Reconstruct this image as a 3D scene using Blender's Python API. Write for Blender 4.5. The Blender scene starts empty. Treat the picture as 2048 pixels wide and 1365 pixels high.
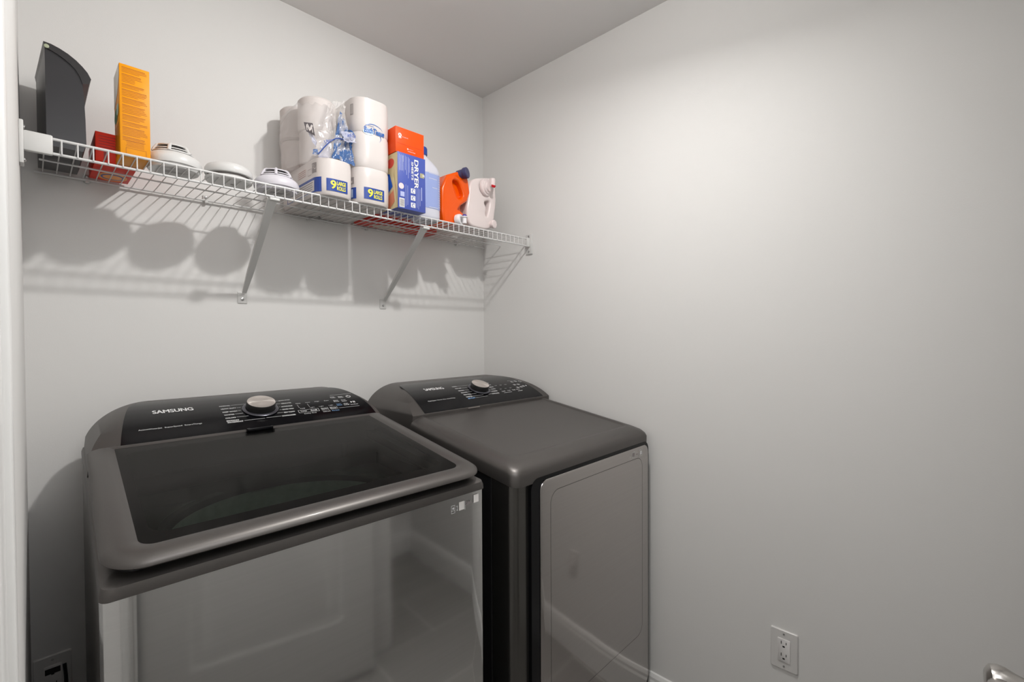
import bpy, bmesh, math, random
from mathutils import Vector, Matrix, noise
random.seed(7)
S = bpy.context.scene
COL = S.collection
# ------------------------------------------------------------------ camera
YAW, PITCH, ROLL, FPX = 0.7992, -0.0151, -0.0053, 934.8
CAM = Vector((0, -1.701, 1.3573))
fw = Vector((math.sin(YAW)*math.cos(PITCH), math.cos(YAW)*math.cos(PITCH), math.sin(PITCH)))
r0 = Vector((math.cos(YAW), -math.sin(YAW), 0)); u0 = r0.cross(fw)
cr, sr = math.cos(ROLL), math.sin(ROLL)
RT = cr*r0+sr*u0; UP = -sr*r0+cr*u0
cd = bpy.data.cameras.new('camera'); cam = bpy.data.objects.new('camera', cd); COL.objects.link(cam)
cd.sensor_width = 36; cd.lens = 36*FPX/2048; cd.clip_start = .002; cd.clip_end = 50
cam.matrix_world = Matrix(((RT.x, UP.x, -fw.x, CAM.x), (RT.y, UP.y, -fw.y, CAM.y), (RT.z, UP.z, -fw.z, CAM.z), (0, 0, 0, 1)))
S.camera = cam
def at(px, py, y):            # measured point of the photograph carried to the vertical plane at depth y
    d = fw+RT*((px-1024)/FPX)-UP*((py-682.5)/FPX)
    t = (y-CAM.y)/d.y
    return CAM+d*t
# ------------------------------------------------------------------ world, exposure
W = bpy.data.worlds.new('world'); S.world = W; W.use_nodes = True
W.node_tree.nodes['Background'].inputs[0].default_value = (.95, .97, 1, 1)
W.node_tree.nodes['Background'].inputs[1].default_value = .25
S.view_settings.view_transform = 'Standard'; S.view_settings.look = 'None'
S.view_settings.gamma = 1; S.view_settings.exposure = 0
# ceiling lamp light (its fixture is built further down, around it)
LAMP = Vector((.82, -1.11, 2.455)); AIM = Vector((-.22, .16, -.95)).normalized()
ld = bpy.data.lights.new('ceiling_lamp_light', 'AREA'); ld.shape = 'DISK'; ld.size = .06; ld.energy = 12.2; ld.color = (1, .985, .96)
lo = bpy.data.objects.new('ceiling_lamp_light', ld); lo.location = LAMP; lo.rotation_euler = AIM.to_track_quat('-Z', 'Y').to_euler(); COL.objects.link(lo)
gl_ = bpy.data.lights.new('lamp_fill_point', 'POINT'); gl_.energy = 5.2; gl_.shadow_soft_size = .035; gl_.color = (1, .985, .96)  # added fill point at the lamp, lifts door, floor and right wall
go_ = bpy.data.objects.new('lamp_fill_point', gl_); go_.location = LAMP+AIM*.062; COL.objects.link(go_)
# added fill light above and behind the camera, without a fixture, evens out the room
f2_ = bpy.data.lights.new('added_fill_light', 'AREA'); f2_.shape = 'RECTANGLE'; f2_.size = .5; f2_.size_y = .35; f2_.energy = 3.6; f2_.color = (.98, .985, 1)
fo_ = bpy.data.objects.new('added_fill_light', f2_); fo_.location = (.28, -1.66, 1.97); fo_.rotation_euler = (math.radians(46), 0, 0); COL.objects.link(fo_)

# ------------------------------------------------------------------ materials
MATS = {}
def mat(name, col=(.8, .8, .8), rough=.5, metal=0, coat=0, spec=.5, noise_amt=0, nscale=20, bump=0, bscale=200, emit=0, stretch=None, sheen=0):
    if name in MATS: return MATS[name]
    m = bpy.data.materials.new(name); m.use_nodes = True; nt = m.node_tree; b = nt.nodes['Principled BSDF']
    b.inputs['Base Color'].default_value = (*col, 1); b.inputs['Roughness'].default_value = rough
    b.inputs['Metallic'].default_value = metal; b.inputs['Coat Weight'].default_value = coat
    b.inputs['Coat Roughness'].default_value = .08
    b.inputs['Specular IOR Level'].default_value = spec
    tc = nt.nodes.new('ShaderNodeTexCoord'); mp = nt.nodes.new('ShaderNodeMapping')
    nt.links.new(tc.outputs['Object'], mp.inputs[0])
    if stretch: mp.inputs['Scale'].default_value = stretch
    if noise_amt:
        n = nt.nodes.new('ShaderNodeTexNoise'); n.inputs['Scale'].default_value = nscale; n.inputs['Detail'].default_value = 4
        nt.links.new(mp.outputs[0], n.inputs[0])
        mx = nt.nodes.new('ShaderNodeMix'); mx.data_type = 'RGBA'
        mx.inputs[6].default_value = (*[c*(1-noise_amt) for c in col], 1); mx.inputs[7].default_value = (*[min(1, c*(1+noise_amt)) for c in col], 1)
        nt.links.new(n.outputs[0], mx.inputs[0]); nt.links.new(mx.outputs[2], b.inputs['Base Color'])
    if bump:
        n2 = nt.nodes.new('ShaderNodeTexNoise'); n2.inputs['Scale'].default_value = bscale
        nt.links.new(mp.outputs[0], n2.inputs[0])
        bp = nt.nodes.new('ShaderNodeBump'); bp.inputs['Strength'].default_value = bump; bp.inputs['Distance'].default_value = .001
        nt.links.new(n2.outputs[0], bp.inputs['Height']); nt.links.new(bp.outputs[0], b.inputs['Normal'])
    if emit: b.inputs['Emission Color'].default_value = (*col, 1); b.inputs['Emission Strength'].default_value = emit
    MATS[name] = m; return m
WALL = mat('wall_paint', (.725, .715, .70), .62, bump=.12, bscale=350, noise_amt=.012, nscale=3, spec=.35)
CEIL = mat('ceiling_paint', (.72, .71, .70), .9, bump=.1, bscale=300, spec=.2)
TRIM = mat('white_trim_paint', (.78, .775, .76), .35)
DOORM = mat('door_paint', (.76, .755, .74), .4)
STEEL = mat('black_stainless', (.62, .62, .615), .075, 1, noise_amt=.05, nscale=4, stretch=(.4, 1, 60))
COVER = mat('dark_painted_metal', (.108, .100, .095), .42, .7, noise_amt=.08, nscale=900, coat=.06)
CABIN = mat('black_cabinet_paint', (.012, .012, .013), .25)
CORNER = mat('dark_glossy_frame', (.13, .125, .118), .22, .9)
BLACKG = mat('black_control_glass', (.003, .003, .004), .14, spec=.22)
BLACKP = mat('black_plastic', (.012, .012, .012), .4)
GLINTM = mat('glint_strip_metal', (.62, .57, .54), .3, 1)  # bright metal for the strips that stand in for highlights
RIMM = mat('dial_ring_metal', (.12, .12, .14), .3, .8)
INK = mat('white_print', (.72, .72, .72), .5)
INKB = mat('blue_print_light', (.25, .45, .75), .5)
WIRE = mat('white_wire_coating', (.66, .655, .65), .35)
BRKT = mat('white_bracket_enamel', (.62, .615, .60), .4)
SCREW = mat('screw_metal', (.5, .5, .5), .3, 1)
TISSUE = mat('tissue_pack_film', (.63, .58, .56), .32, coat=.3, bump=.25, bscale=60)
TISSUE2 = mat('tissue_paper', (.62, .57, .55), .7, bump=.3, bscale=80)
NAVY = mat('navy_print', (.035, .075, .30), .4)
BLUEP = mat('mid_blue_print', (.07, .24, .62), .4)
LBLUE = mat('light_blue_print', (.35, .55, .85), .4)
YELLOW = mat('yellow_print', (.85, .78, .06), .4)
GREYINK = mat('grey_print', (.28, .25, .25), .5)
DARKINK = mat('dark_print', (.05, .04, .045), .5)
FLOORM = None

def tile_material():
    m = bpy.data.materials.new('grey_floor_tile'); m.use_nodes = True; nt = m.node_tree; b = nt.nodes['Principled BSDF']
    tc = nt.nodes.new('ShaderNodeTexCoord'); br = nt.nodes.new('ShaderNodeTexBrick')
    nt.links.new(tc.outputs['Object'], br.inputs['Vector'])
    br.inputs['Color1'].default_value = (.30, .29, .275, 1); br.inputs['Color2'].default_value = (.26, .25, .24, 1)
    br.inputs['Mortar'].default_value = (.45, .44, .42, 1); br.inputs['Scale'].default_value = 1
    br.inputs['Mortar Size'].default_value = .004; br.inputs['Brick Width'].default_value = .61; br.inputs['Row Height'].default_value = .305
    nt.links.new(br.outputs[0], b.inputs['Base Color']); b.inputs['Roughness'].default_value = .45
    return m
FLOORM = tile_material()
def film_material(name, tint, rough, a):
    m = bpy.data.materials.new(name); m.use_nodes = True; nt = m.node_tree; nt.nodes.clear()
    o = nt.nodes.new('ShaderNodeOutputMaterial'); t = nt.nodes.new('ShaderNodeBsdfTransparent'); p = nt.nodes.new('ShaderNodeBsdfPrincipled')
    mx = nt.nodes.new('ShaderNodeMixShader'); t.inputs[0].default_value = (.97, .97, .98, 1)
    p.inputs['Base Color'].default_value = (*tint, 1); p.inputs['Roughness'].default_value = rough; p.inputs['Coat Weight'].default_value = .8
    mx.inputs[0].default_value = a
    nt.links.new(t.outputs[0], mx.inputs[1]); nt.links.new(p.outputs[0], mx.inputs[2]); nt.links.new(mx.outputs[0], o.inputs[0])
    return m
FILM = film_material('clear_plastic_film', (.86, .82, .79), .10, .30)
FILMB = film_material('blue_printed_film', (.035, .12, .33), .15, .8)
FILML = film_material('lilac_printed_film', (.52, .53, .66), .15, .75)
def glass_material():
    m = bpy.data.materials.new('smoked_lid_glass'); m.use_nodes = True; nt = m.node_tree; nt.nodes.clear()
    o = nt.nodes.new('ShaderNodeOutputMaterial'); t = nt.nodes.new('ShaderNodeBsdfTransparent'); g = nt.nodes.new('ShaderNodeBsdfGlossy')
    mx = nt.nodes.new('ShaderNodeMixShader'); fr = nt.nodes.new('ShaderNodeFresnel'); fr.inputs[0].default_value = 1.45
    t.inputs[0].default_value = (.50, .55, .51, 1); g.inputs['Roughness'].default_value = .12; g.inputs[0].default_value = (.42, .41, .40, 1)
    nt.links.new(fr.outputs[0], mx.inputs[0]); nt.links.new(t.outputs[0], mx.inputs[1]); nt.links.new(g.outputs[0], mx.inputs[2]); nt.links.new(mx.outputs[0], o.inputs[0])
    return m
LIDGLASS = glass_material()
def border_material():
    m = bpy.data.materials.new('black_printed_glass'); m.use_nodes = True; nt = m.node_tree; nt.nodes.clear()
    o = nt.nodes.new('ShaderNodeOutputMaterial'); t = nt.nodes.new('ShaderNodeBsdfDiffuse'); g = nt.nodes.new('ShaderNodeBsdfGlossy')
    mx = nt.nodes.new('ShaderNodeMixShader'); fr = nt.nodes.new('ShaderNodeFresnel'); fr.inputs[0].default_value = 1.45
    t.inputs[0].default_value = (.002, .002, .002, 1); g.inputs['Roughness'].default_value = .12; g.inputs[0].default_value = (.42, .41, .40, 1)
    nt.links.new(fr.outputs[0], mx.inputs[0]); nt.links.new(t.outputs[0], mx.inputs[1]); nt.links.new(g.outputs[0], mx.inputs[2]); nt.links.new(mx.outputs[0], o.inputs[0])
    return m
BORDERG = border_material()

# ------------------------------------------------------------------ mesh helpers
def link_mesh(name, bm, m, parent=None, smooth=True, angle=35):
    me = bpy.data.meshes.new(name)
    bmesh.ops.recalc_face_normals(bm, faces=bm.faces)
    if smooth:
        for f in bm.faces: f.smooth = True
        for e in bm.edges:
            if len(e.link_faces) == 2 and e.calc_face_angle(0) > math.radians(angle): e.smooth = False
    bm.to_mesh(me); bm.free()
    for mm in (m if isinstance(m, (list, tuple)) else [m]): me.materials.append(mm)
    o = bpy.data.objects.new(name, me); COL.objects.link(o)
    if parent:
        o.parent = parent; o.matrix_parent_inverse = Matrix.Translation(-parent.location) if parent.type == 'EMPTY' else parent.matrix_parent_inverse.copy()
        if parent.type != 'EMPTY': o.matrix_parent_inverse = Matrix.Identity(4)
    return o
def tag(o, label, cat, group=None):
    o['label'] = label; o['category'] = cat
    if group: o['group'] = group
    return o
def thing(name, loc, label, cat, group=None):
    o = bpy.data.objects.new(name, None); COL.objects.link(o); o.location = loc; o.empty_display_size = .05
    return tag(o, label, cat, group)
def struct(o): o['kind'] = 'structure'; return o
def NB(): return bmesh.new()
def box(bm, x0, x1, y0, y1, z0, z1, bev=0, seg=2, mi=0):
    r = bmesh.ops.create_cube(bm, size=1)
    for v in r['verts']:
        v.co = Vector(((x0+x1)/2+v.co.x*(x1-x0), (y0+y1)/2+v.co.y*(y1-y0), (z0+z1)/2+v.co.z*(z1-z0)))
    fs = set(f for v in r['verts'] for f in v.link_faces)
    for f in fs: f.material_index = mi
    if bev:
        es = list(set(e for v in r['verts'] for e in v.link_edges))
        bmesh.ops.bevel(bm, geom=es, offset=bev, segments=seg, affect='EDGES', profile=.5)
def tube(bm, pts, r, n=8, cap=True, radii=None, mi=0):
    rings = []; up = None
    for i, p in enumerate(pts):
        p = Vector(p)
        a = Vector(pts[max(0, i-1)]); b = Vector(pts[min(len(pts)-1, i+1)]); d = (b-a).normalized()
        if up is None:
            up = Vector((0, 0, 1)) if abs(d.z) < .9 else Vector((1, 0, 0))
        s = d.cross(up).normalized(); up2 = s.cross(d).normalized(); up = up2
        rr = radii[i] if radii else r
        rings.append([bm.verts.new(p+(s*math.cos(k*2*math.pi/n)+up2*math.sin(k*2*math.pi/n))*rr) for k in range(n)])
    loft_v(bm, rings, cap, mi)
def loft_v(bm, rings, cap=True, mi=0, close=True):
    n = len(rings[0])
    for a, b in zip(rings, rings[1:]):
        for k in range(n if close else n-1):
            f = bm.faces.new((a[k], a[(k+1) % n], b[(k+1) % n], b[k])); f.material_index = mi
    if cap:
        for rg in (rings[0], rings[-1]):
            try: f = bm.faces.new(rg); f.material_index = mi
            except ValueError: pass
def loft(bm, rings, cap=True, mi=0, capends=(True, True)):
    vr = [[bm.verts.new(p) for p in rg] for rg in rings]
    loft_v(bm, vr, False, mi)
    if cap:
        if capends[0]: f = bm.faces.new(vr[0]); f.material_index = mi
        if capends[1]: f = bm.faces.new(vr[-1]); f.material_index = mi
def lathe(bm, prof, origin, axis, n=32, cap=True, mi=0):
    ax = Vector(axis).normalized(); s = ax.cross(Vector((0, 0, 1)) if abs(ax.z) < .9 else Vector((1, 0, 0))).normalized(); t = ax.cross(s)
    o = Vector(origin)
    rings = [[o+ax*h+(s*math.cos(k*2*math.pi/n)+t*math.sin(k*2*math.pi/n))*r for k in range(n)] for r, h in prof]
    loft(bm, rings, cap, mi)
def rrect(x0, x1, y0, y1, r, n=6):
    """rounded rectangle as (x,y) points; r = radius or (front-left, front-right, back-right, back-left)"""
    if not isinstance(r, (tuple, list)): r = (r,)*4
    out = []
    for (cx, cy, rr, a0) in ((x0+r[0], y0+r[0], r[0], math.pi), (x1-r[1], y0+r[1], r[1], 1.5*math.pi), (x1-r[2], y1-r[2], r[2], 0), (x0+r[3], y1-r[3], r[3], .5*math.pi)):
        for k in range(n+1):
            a = a0+k/n*math.pi/2; out.append((cx+rr*math.cos(a), cy+rr*math.sin(a)))
    return out
DG = None
def curve_to_mesh(cu):
    o = bpy.data.objects.new('tmp', cu); COL.objects.link(o)
    bpy.context.view_layer.update()
    dg = bpy.context.evaluated_depsgraph_get()
    me = bpy.data.meshes.new_from_object(o.evaluated_get(dg))
    vs = [v.co.copy() for v in me.vertices]; fs = [list(p.vertices) for p in me.polygons]
    bpy.data.objects.remove(o); bpy.data.curves.remove(cu); bpy.data.meshes.remove(me)
    return vs, fs
def outline(loops, extrude=0, bevel=0, seg=3):
    cu = bpy.data.curves.new('c', 'CURVE'); cu.dimensions = '2D'; cu.fill_mode = 'BOTH'
    cu.extrude = extrude; cu.bevel_depth = bevel; cu.bevel_resolution = seg
    if bevel: cu.offset = -bevel
    for lp in loops:
        sp = cu.splines.new('POLY'); sp.points.add(len(lp)-1)
        for i, (x, y) in enumerate(lp): sp.points[i].co = (x, y, 0, 1)
        sp.use_cyclic_u = True
    return curve_to_mesh(cu)
def smooth_loop(pts, it=2):
    for _ in range(it):
        q = []
        for i in range(len(pts)):
            a = pts[i]; b = pts[(i+1) % len(pts)]
            q.append((a[0]*.75+b[0]*.25, a[1]*.75+b[1]*.25)); q.append((a[0]*.25+b[0]*.75, a[1]*.25+b[1]*.75))
        pts = q
    return pts
def text2d(s, size, bold=0, width=None, align='LEFT', shear=0, ext=0):
    cu = bpy.data.curves.new('t', 'FONT'); cu.body = s; cu.size = 1; cu.resolution_u = 3
    cu.shear = shear; cu.extrude = ext
    vs, fs = curve_to_mesh(cu)
    if bold and vs:
        b = min(.035, bold/size); v0, f0 = vs, fs; vs, fs = [], []
        for q_, (dx, dy) in enumerate(((-b, 0), (b, 0), (0, b*.6), (0, -b*.6))):
            k = len(vs); vs += [Vector((v.x+dx, v.y+dy, v.z+q_*.00008/size)) for v in v0]; fs += [[i+k for i in f] for f in f0]
    if not vs: return vs, fs
    xa = min(v.x for v in vs); xb = max(v.x for v in vs); ya = min(v.y for v in vs); yb = max(v.y for v in vs)
    sc = size/(yb-ya) if yb > ya else size      # size = glyph height
    sx = (width/(xb-xa)) if width else sc
    ox = {'LEFT': 0, 'CENTER': -.5*(xb-xa)*sx, 'RIGHT': -(xb-xa)*sx}[align]
    return [Vector(((v.x-xa)*sx+ox, (v.y-ya)*sc, v.z*(size if bold else sc))) for v in vs], fs
def add_mapped(bm, vf, fn, mi=0):
    vs, fs = vf
    nv = [bm.verts.new(fn(v.x, v.y, v.z)) for v in vs]
    for f in fs:
        try: g = bm.faces.new([nv[i] for i in f]); g.material_index = mi
        except ValueError: pass
def rect2d(u0, u1, v0, v1, nu=1, nv=1):
    vs = [Vector((u0+(u1-u0)*i/nu, v0+(v1-v0)*j/nv, 0)) for j in range(nv+1) for i in range(nu+1)]
    fs = [[j*(nu+1)+i, j*(nu+1)+i+1, (j+1)*(nu+1)+i+1, (j+1)*(nu+1)+i] for j in range(nv) for i in range(nu)]
    return vs, fs
def frame_fn(o, u, v, off=.0004):
    o, u, v = Vector(o), Vector(u).normalized(), Vector(v).normalized(); n = u.cross(v).normalized()
    return lambda a, b, c=0: o+u*a+v*b+n*(c+off)
def shift(vf, du, dv): return [Vector((v.x+du, v.y+dv, v.z)) for v in vf[0]], vf[1]

# ------------------------------------------------------------------ room shell
XL, XR, ZC, YF = -.0123, 1.551, 2.5095, -1.875
def wall(name, *b, m=WALL):
    bm = NB(); box(bm, *b); return struct(link_mesh(name, bm, m, smooth=False))
wall('wall_back', XL-.12, XR+.12, 0, .12, 0, ZC)
wall('wall_right', XR, XR+.12, -3.2, 0, 0, ZC)
wall('wall_left', XL-.12, XL, -1.20, 0, 0, ZC)
wall('ceiling', XL-1.2, XR+.12, -3.2, .12, ZC, ZC+.1, m=CEIL)
wall('floor', XL-1.2, XR+.12, -3.2, .12, -.08, 0, m=FLOORM)
# front wall with doorway x .12 .. .93; right of it the room runs on deeper
YD = -2.62
bm = NB(); box(bm, XL-.12, .12, YF-.115, YF, 0, ZC); box(bm, .12, .93, YF-.115, YF, 2.12, ZC); box(bm, .93, 1.02, YD, YF, 0, ZC); box(bm, .93, XR, YD-.1, YD, 0, ZC)
struct(link_mesh('wall_front', bm, WALL, smooth=False))
wall('wall_hall', XL-1.2, XR+.12, -3.3, -3.2, 0, ZC)
# closet side door in the left wall (only its casing edge shows at the photo's left margin)
bm = NB(); box(bm, XL-.12, XL-.012, -1.875, -1.20, 0, ZC); struct(link_mesh('door_2', bm, DOORM, smooth=False))
bm = NB(); box(bm, XL-.012, XL+.0022, -1.235, -1.192, 0, 2.15, .002); box(bm, XL-.012, XL-.002, -1.30, -1.235, 0, 2.15, .001)
struct(link_mesh('trim_2', bm, TRIM))
# baseboards
def baseboard(name, p0, p1, nrm):
    p0, p1, nrm = Vector(p0), Vector(p1), Vector(nrm)
    prof = [(0, 0), (.014, 0), (.014, .098), (.011, .108), (.011, .118), (.006, .130), (0, .132)]
    bm = NB(); loft(bm, [[p+nrm*a+Vector((0, 0, b)) for a, b in prof] for p in (p0, p1)])
    return struct(link_mesh(name, bm, TRIM, smooth=False))
baseboard('baseboard_back', (XL, 0, 0), (XR, 0, 0), (0, -1, 0))
baseboard('baseboard_right', (XR, 0, 0), (XR, YD, 0), (-1, 0, 0))
baseboard('baseboard_left', (XL, -1.19, 0), (XL, 0, 0), (1, 0, 0))
baseboard('baseboard_front', (1.02, YD, 0), (XR, YD, 0), (0, 1, 0))
# doorway casing
bm = NB()
for b in ((.93, 1.0, 0, 2.19), (.05, .12, 0, 2.19)): box(bm, b[0], b[1], YF, YF+.017, b[2], b[3], .003)
box(bm, .05, 1.0, YF, YF+.017, 2.12, 2.19, .003)
struct(link_mesh('trim_1', bm, TRIM))
# ajar door slab, hinged at its left
hx, hy = .135, YF-.006; ang = math.radians(8.2)
ux = Vector((math.cos(ang), math.sin(ang), 0)); nn = Vector((-math.sin(ang), math.cos(ang), 0))
def dloc(a, b, c): return Vector((hx, hy, 0))+ux*a+nn*b+Vector((0, 0, c))
bm = NB(); DW = .762
box(bm, 0, DW, -.035, 0, .012, 2.10, .002)
for (z0, z1) in ((.25, .98), (1.12, 1.95)):
    rs = []
    for ins, d in ((0, .0005), (.012, -.007), (.03, -.007), (.055, .001)):
        rs.append([Vector((x, d, z)) for x, z in rrect(.13+ins, DW-.13-ins, z0+ins, z1-ins, .004, 2)])
    rs = [[Vector((p.x, p.y+.003, p.z)) for p in r] for r in rs]
    loft(bm, rs, capends=(False, True))
for v in bm.verts: v.co = dloc(v.co.x, v.co.y, v.co.z)
door = struct(link_mesh('door_1', bm, DOORM))
bm = NB(); hp = dloc(DW-.06, 0, .925)
NICK = mat('satin_nickel', (.50, .48, .46), .25, 1)
lathe(bm, [(.032, -.001), (.033, .005), (.029, .010), (.014, .013), (.0125, .024), (.0155, .034), (.0195, .043), (.0205, .050), (.0185, .057), (.012, .061), (.001, .062)], hp, nn, 36)
tip = []
for k in range(15):
    t = k/14; tip.append(hp+nn*(.047+.008*math.sin(t*2.6)+.002*t)-ux*(.115*t)+Vector((0, 0, .004*math.sin(t*3))))
tube(bm, tip, .01, 16, True, radii=[.0125-.003*t/14 if t < 13 else .0095*math.sqrt(max(.05, 1-((t-12)/2.2)**2)) for t in range(15)])
h = link_mesh('door_handle', bm, NICK, door); h['label'] = 'satin metal lever handle'

# ------------------------------------------------------------------ ceiling lamp (above the frame)
lt = thing('ceiling_light', (LAMP.x, LAMP.y, ZC), 'small round ceiling lamp with a tilted glowing lens above the machines', 'light')
bm = NB(); lathe(bm, [(.001, 0), (.09, 0), (.09, -.012), (.06, -.028), (.03, -.032), (.001, -.032)], (LAMP.x, LAMP.y, ZC), (0, 0, 1), 32); link_mesh('canopy', bm, BRKT, lt)
# ------------------------------------------------------------------ wall outlets
def outlet(name, origin, u, v, label, plug=False, size=(.073, .118), cat='outlet'):
    t = thing(name, origin, label, cat)
    o = Vector(origin); u = Vector(u); v = Vector(v); n = u.cross(v)
    F = lambda a, b, c=0: o+u*a+v*b+n*c
    w, hh = size[0]/2, size[1]/2
    bm = NB(); loft(bm, [[F(x, y, c) for x, y in rrect(-w+i, w-i, -hh+i, hh-i, .004, 3)] for i, c in ((0, 0), (0, .003), (.002, .0055))])
    link_mesh('cover_plate', bm, mat('ivory_plastic', (.66, .645, .63), .35), t)
    bm = NB(); loft(bm, [[F(x, y, c) for x, y in rrect(-.017+i, .017-i, -.034+i, .034-i, .002, 3)] for i, c in ((0, .005), (0, .0075), (.001, .0082))])
    rc = link_mesh('receptacle', bm, mat('white_plastic', (.74, .72, .71), .3), t)
    bm = NB()
    for cy in (.020, -.016):
        for x0, x1, y0, y1 in ((-.0075, -.0055, -.001, .008), (.0055, .0075, 0, .007), (-.003, .003, -.010, -.0055)):
            add_mapped(bm, rect2d(x0, x1, cy+y0, cy+y1), lambda a, b, c=0: F(a, b, .0086))
    sl = link_mesh('slots', bm, BLACKP, t, smooth=False)
    for zz in (.048, -.048):
        bm = NB(); lathe(bm, [(.0028, .0), (.0028, .0012), (.001, .0016)], F(0, zz, .0055), n, 12)
        link_mesh('screw', bm, SCREW, t)
    if plug:
        bm = NB(); add_mapped(bm, rect2d(-.0145, .0145, .013, .028), lambda a, b, c=0: F(a, b, .0092)); link_mesh('receptacle_face', bm, BLACKP, t, smooth=False)
    return t
outlet('wall_outlet', (XR, -1.318, .412), (0, -1, 0), (0, 0, 1), 'white rectangular outlet with test buttons on the bare right wall')
outlet('wall_outlet', (.026, 0, .470), (1, 0, 0), (0, 0, 1), 'outlet with a dark socket low on the wall left of the washer', plug=True)
bm = NB(); tube(bm, [(.048, -.012, .50), (.05, -.02, .47), (.052, -.022, .40), (.056, -.025, .2), (.075, -.04, .008)], .004, 8)
tag(link_mesh('power_cord', bm, BLACKP), 'black cord hanging behind the washer beside the low outlet', 'cord')

# ------------------------------------------------------------------ laundry machines (shared builders)
def bez(P0, P1, P2, n=24):
    return [((1-t)**2*P0[0]+2*t*(1-t)*P1[0]+t*t*P2[0], (1-t)**2*P0[1]+2*t*(1-t)*P1[1]+t*t*P2[1]) for t in [k/n for k in range(n+1)]]
class Console:
    """raised control console across the back of a machine"""
    def __init__(s, x0, x1, P0, dz_base, yback, cornerL, cornerR):
        s.x0, s.x1, s.yb = x0, x1, yback
        s.P0 = P0; s.P1 = (P0[0]+.105, P0[1]+.072); s.P2 = (P0[0]+.25, P0[1]+.078)
        s.prof = bez(s.P0, s.P1, s.P2)
        s.base = P0[1]-dz_base; s.cL, s.cR = cornerL, cornerR
        s.acc = [0]
        for a, b in zip(s.prof, s.prof[1:]): s.acc.append(s.acc[-1]+math.hypot(b[0]-a[0], b[1]-a[1]))
        s.L = s.acc[-1]
    def pt(s, t):
        t = max(0, min(s.L-1e-6, t))
        for i in range(len(s.acc)-1):
            if s.acc[i+1] >= t:
                f = (t-s.acc[i])/(s.acc[i+1]-s.acc[i]); a, b = s.prof[i], s.prof[i+1]
                d = Vector((0, b[0]-a[0], b[1]-a[1])).normalized()
                return Vector((0, a[0]+(b[0]-a[0])*f, a[1]+(b[1]-a[1])*f)), Vector((0, -d.z, d.y))
    def map(s, off=.0005):
        def fn(x, t, c=0):
            p, n = s.pt(t); return Vector((x, p.y, p.z))+n*(off+c)
        return fn
    def xlim(s, z, side):
        """outline half of the front view: rounded upper corners"""
        zt = s.P2[1]; zb = s.P0[1]-(.038 if side < 0 else 0); H = zt-zb
        f = max(0, min(1, (z-zb)/H))
        rx = s.cL if side < 0 else s.cR
        k = rx*(1-math.sqrt(max(0, 1-f**(2.1 if side < 0 else 2.4))))
        return (s.x0+k) if side < 0 else (s.x1-k)
def build_console(c, parent, inset, M):
    NX = 26
    bm = NB()
    zs = [(c.P0[0], c.base)]+[(y, z) for y, z in c.prof]
    def rowv(y, z):
        a, b = c.xlim(z, -1), c.xlim(z, 1)
        return [bm.verts.new((a+(b-a)*i/NX, y, z)) for i in range(NX+1)]
    F_ = [rowv(y, z) for y, z in zs]; B_ = [rowv(c.yb, z) for y, z in zs]
    for G in (F_, B_):
        for r1, r2 in zip(G, G[1:]):
            for i in range(NX): bm.faces.new((r1[i], r1[i+1], r2[i+1], r2[i]))
    for k in range(len(zs)-1):
        for e in (0, NX): bm.faces.new((F_[k][e], F_[k+1][e], B_[k+1][e], B_[k][e]))
    for i in range(NX):
        bm.faces.new((F_[-1][i], F_[-1][i+1], B_[-1][i+1], B_[-1][i])); bm.faces.new((F_[0][i], F_[0][i+1], B_[0][i+1], B_[0][i]))
    body = link_mesh('console', bm, COVER, parent, angle=50)
    # black glass face
    bm = NB(); N = 30; t1 = c.L*.93; g2 = []
    for j in range(N+1):
        t = .004+(t1-.004)*j/N; p, n = c.pt(t); z = p.z
        f = max(0, min(1, (t/t1)))
        a = c.x0+inset[0]+.0+max(0, c.xlim(min(z, c.P2[1]-.0005), -1)-c.x0)*.33
        b = c.x1-inset[1]-max(0, c.x1-c.xlim(min(z, c.P2[1]-.0005), 1))*.62
        k = .03*(1-math.sqrt(max(0, 1-f**14)))
        a += k; b -= k
        g2.append([bm.verts.new(Vector((a+(b-a)*i/20, p.y, p.z))+n*.0008) for i in range(21)])
    for r1, r2 in zip(g2, g2[1:]):
        for i in range(20): bm.faces.new((r1[i], r1[i+1], r2[i+1], r2[i]))
    face = link_mesh('control_panel', bm, BLACKG, parent)
    return body, face
def dial(c, x, t, r, parent):
    p, n = c.pt(t); o = Vector((x, p.y, p.z))+n*.001
    bm = NB(); lathe(bm, [(r*1.2, 0), (r*1.24, .002), (r*1.16, .004), (r*1.02, .004)], o, n, 48, cap=False); link_mesh('dial_ring', bm, RIMM, parent)
    bm = NB(); lathe(bm, [(r*.98, .002), (r*1.0, .012), (r, .019), (r*.97, .0225), (r*.92, .0235)], o, n, 48, cap=False)
    d = link_mesh('dial', bm, BLACKP, parent)
    bm = NB(); lathe(bm, [(r*.985, .0195), (r*.955, .0235), (r*.9, .0242), (r*.5, .0236), (.001, .0234)], o, n, 48)
    m = bpy.data.materials.get('radial_brushed_metal')
    if not m:
        m = mat('radial_brushed_metal', (.72, .66, .62), .34, .8)
        b = m.node_tree.nodes['Principled BSDF']; b.inputs['Anisotropic'].default_value = .85
        tg = m.node_tree.nodes.new('ShaderNodeTangent'); tg.direction_type = 'RADIAL'; tg.axis = 'Z'
        m.node_tree.links.new(tg.outputs[0], b.inputs['Tangent'])
    q = link_mesh('dial_cap', bm, m, d)
    return d
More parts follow.
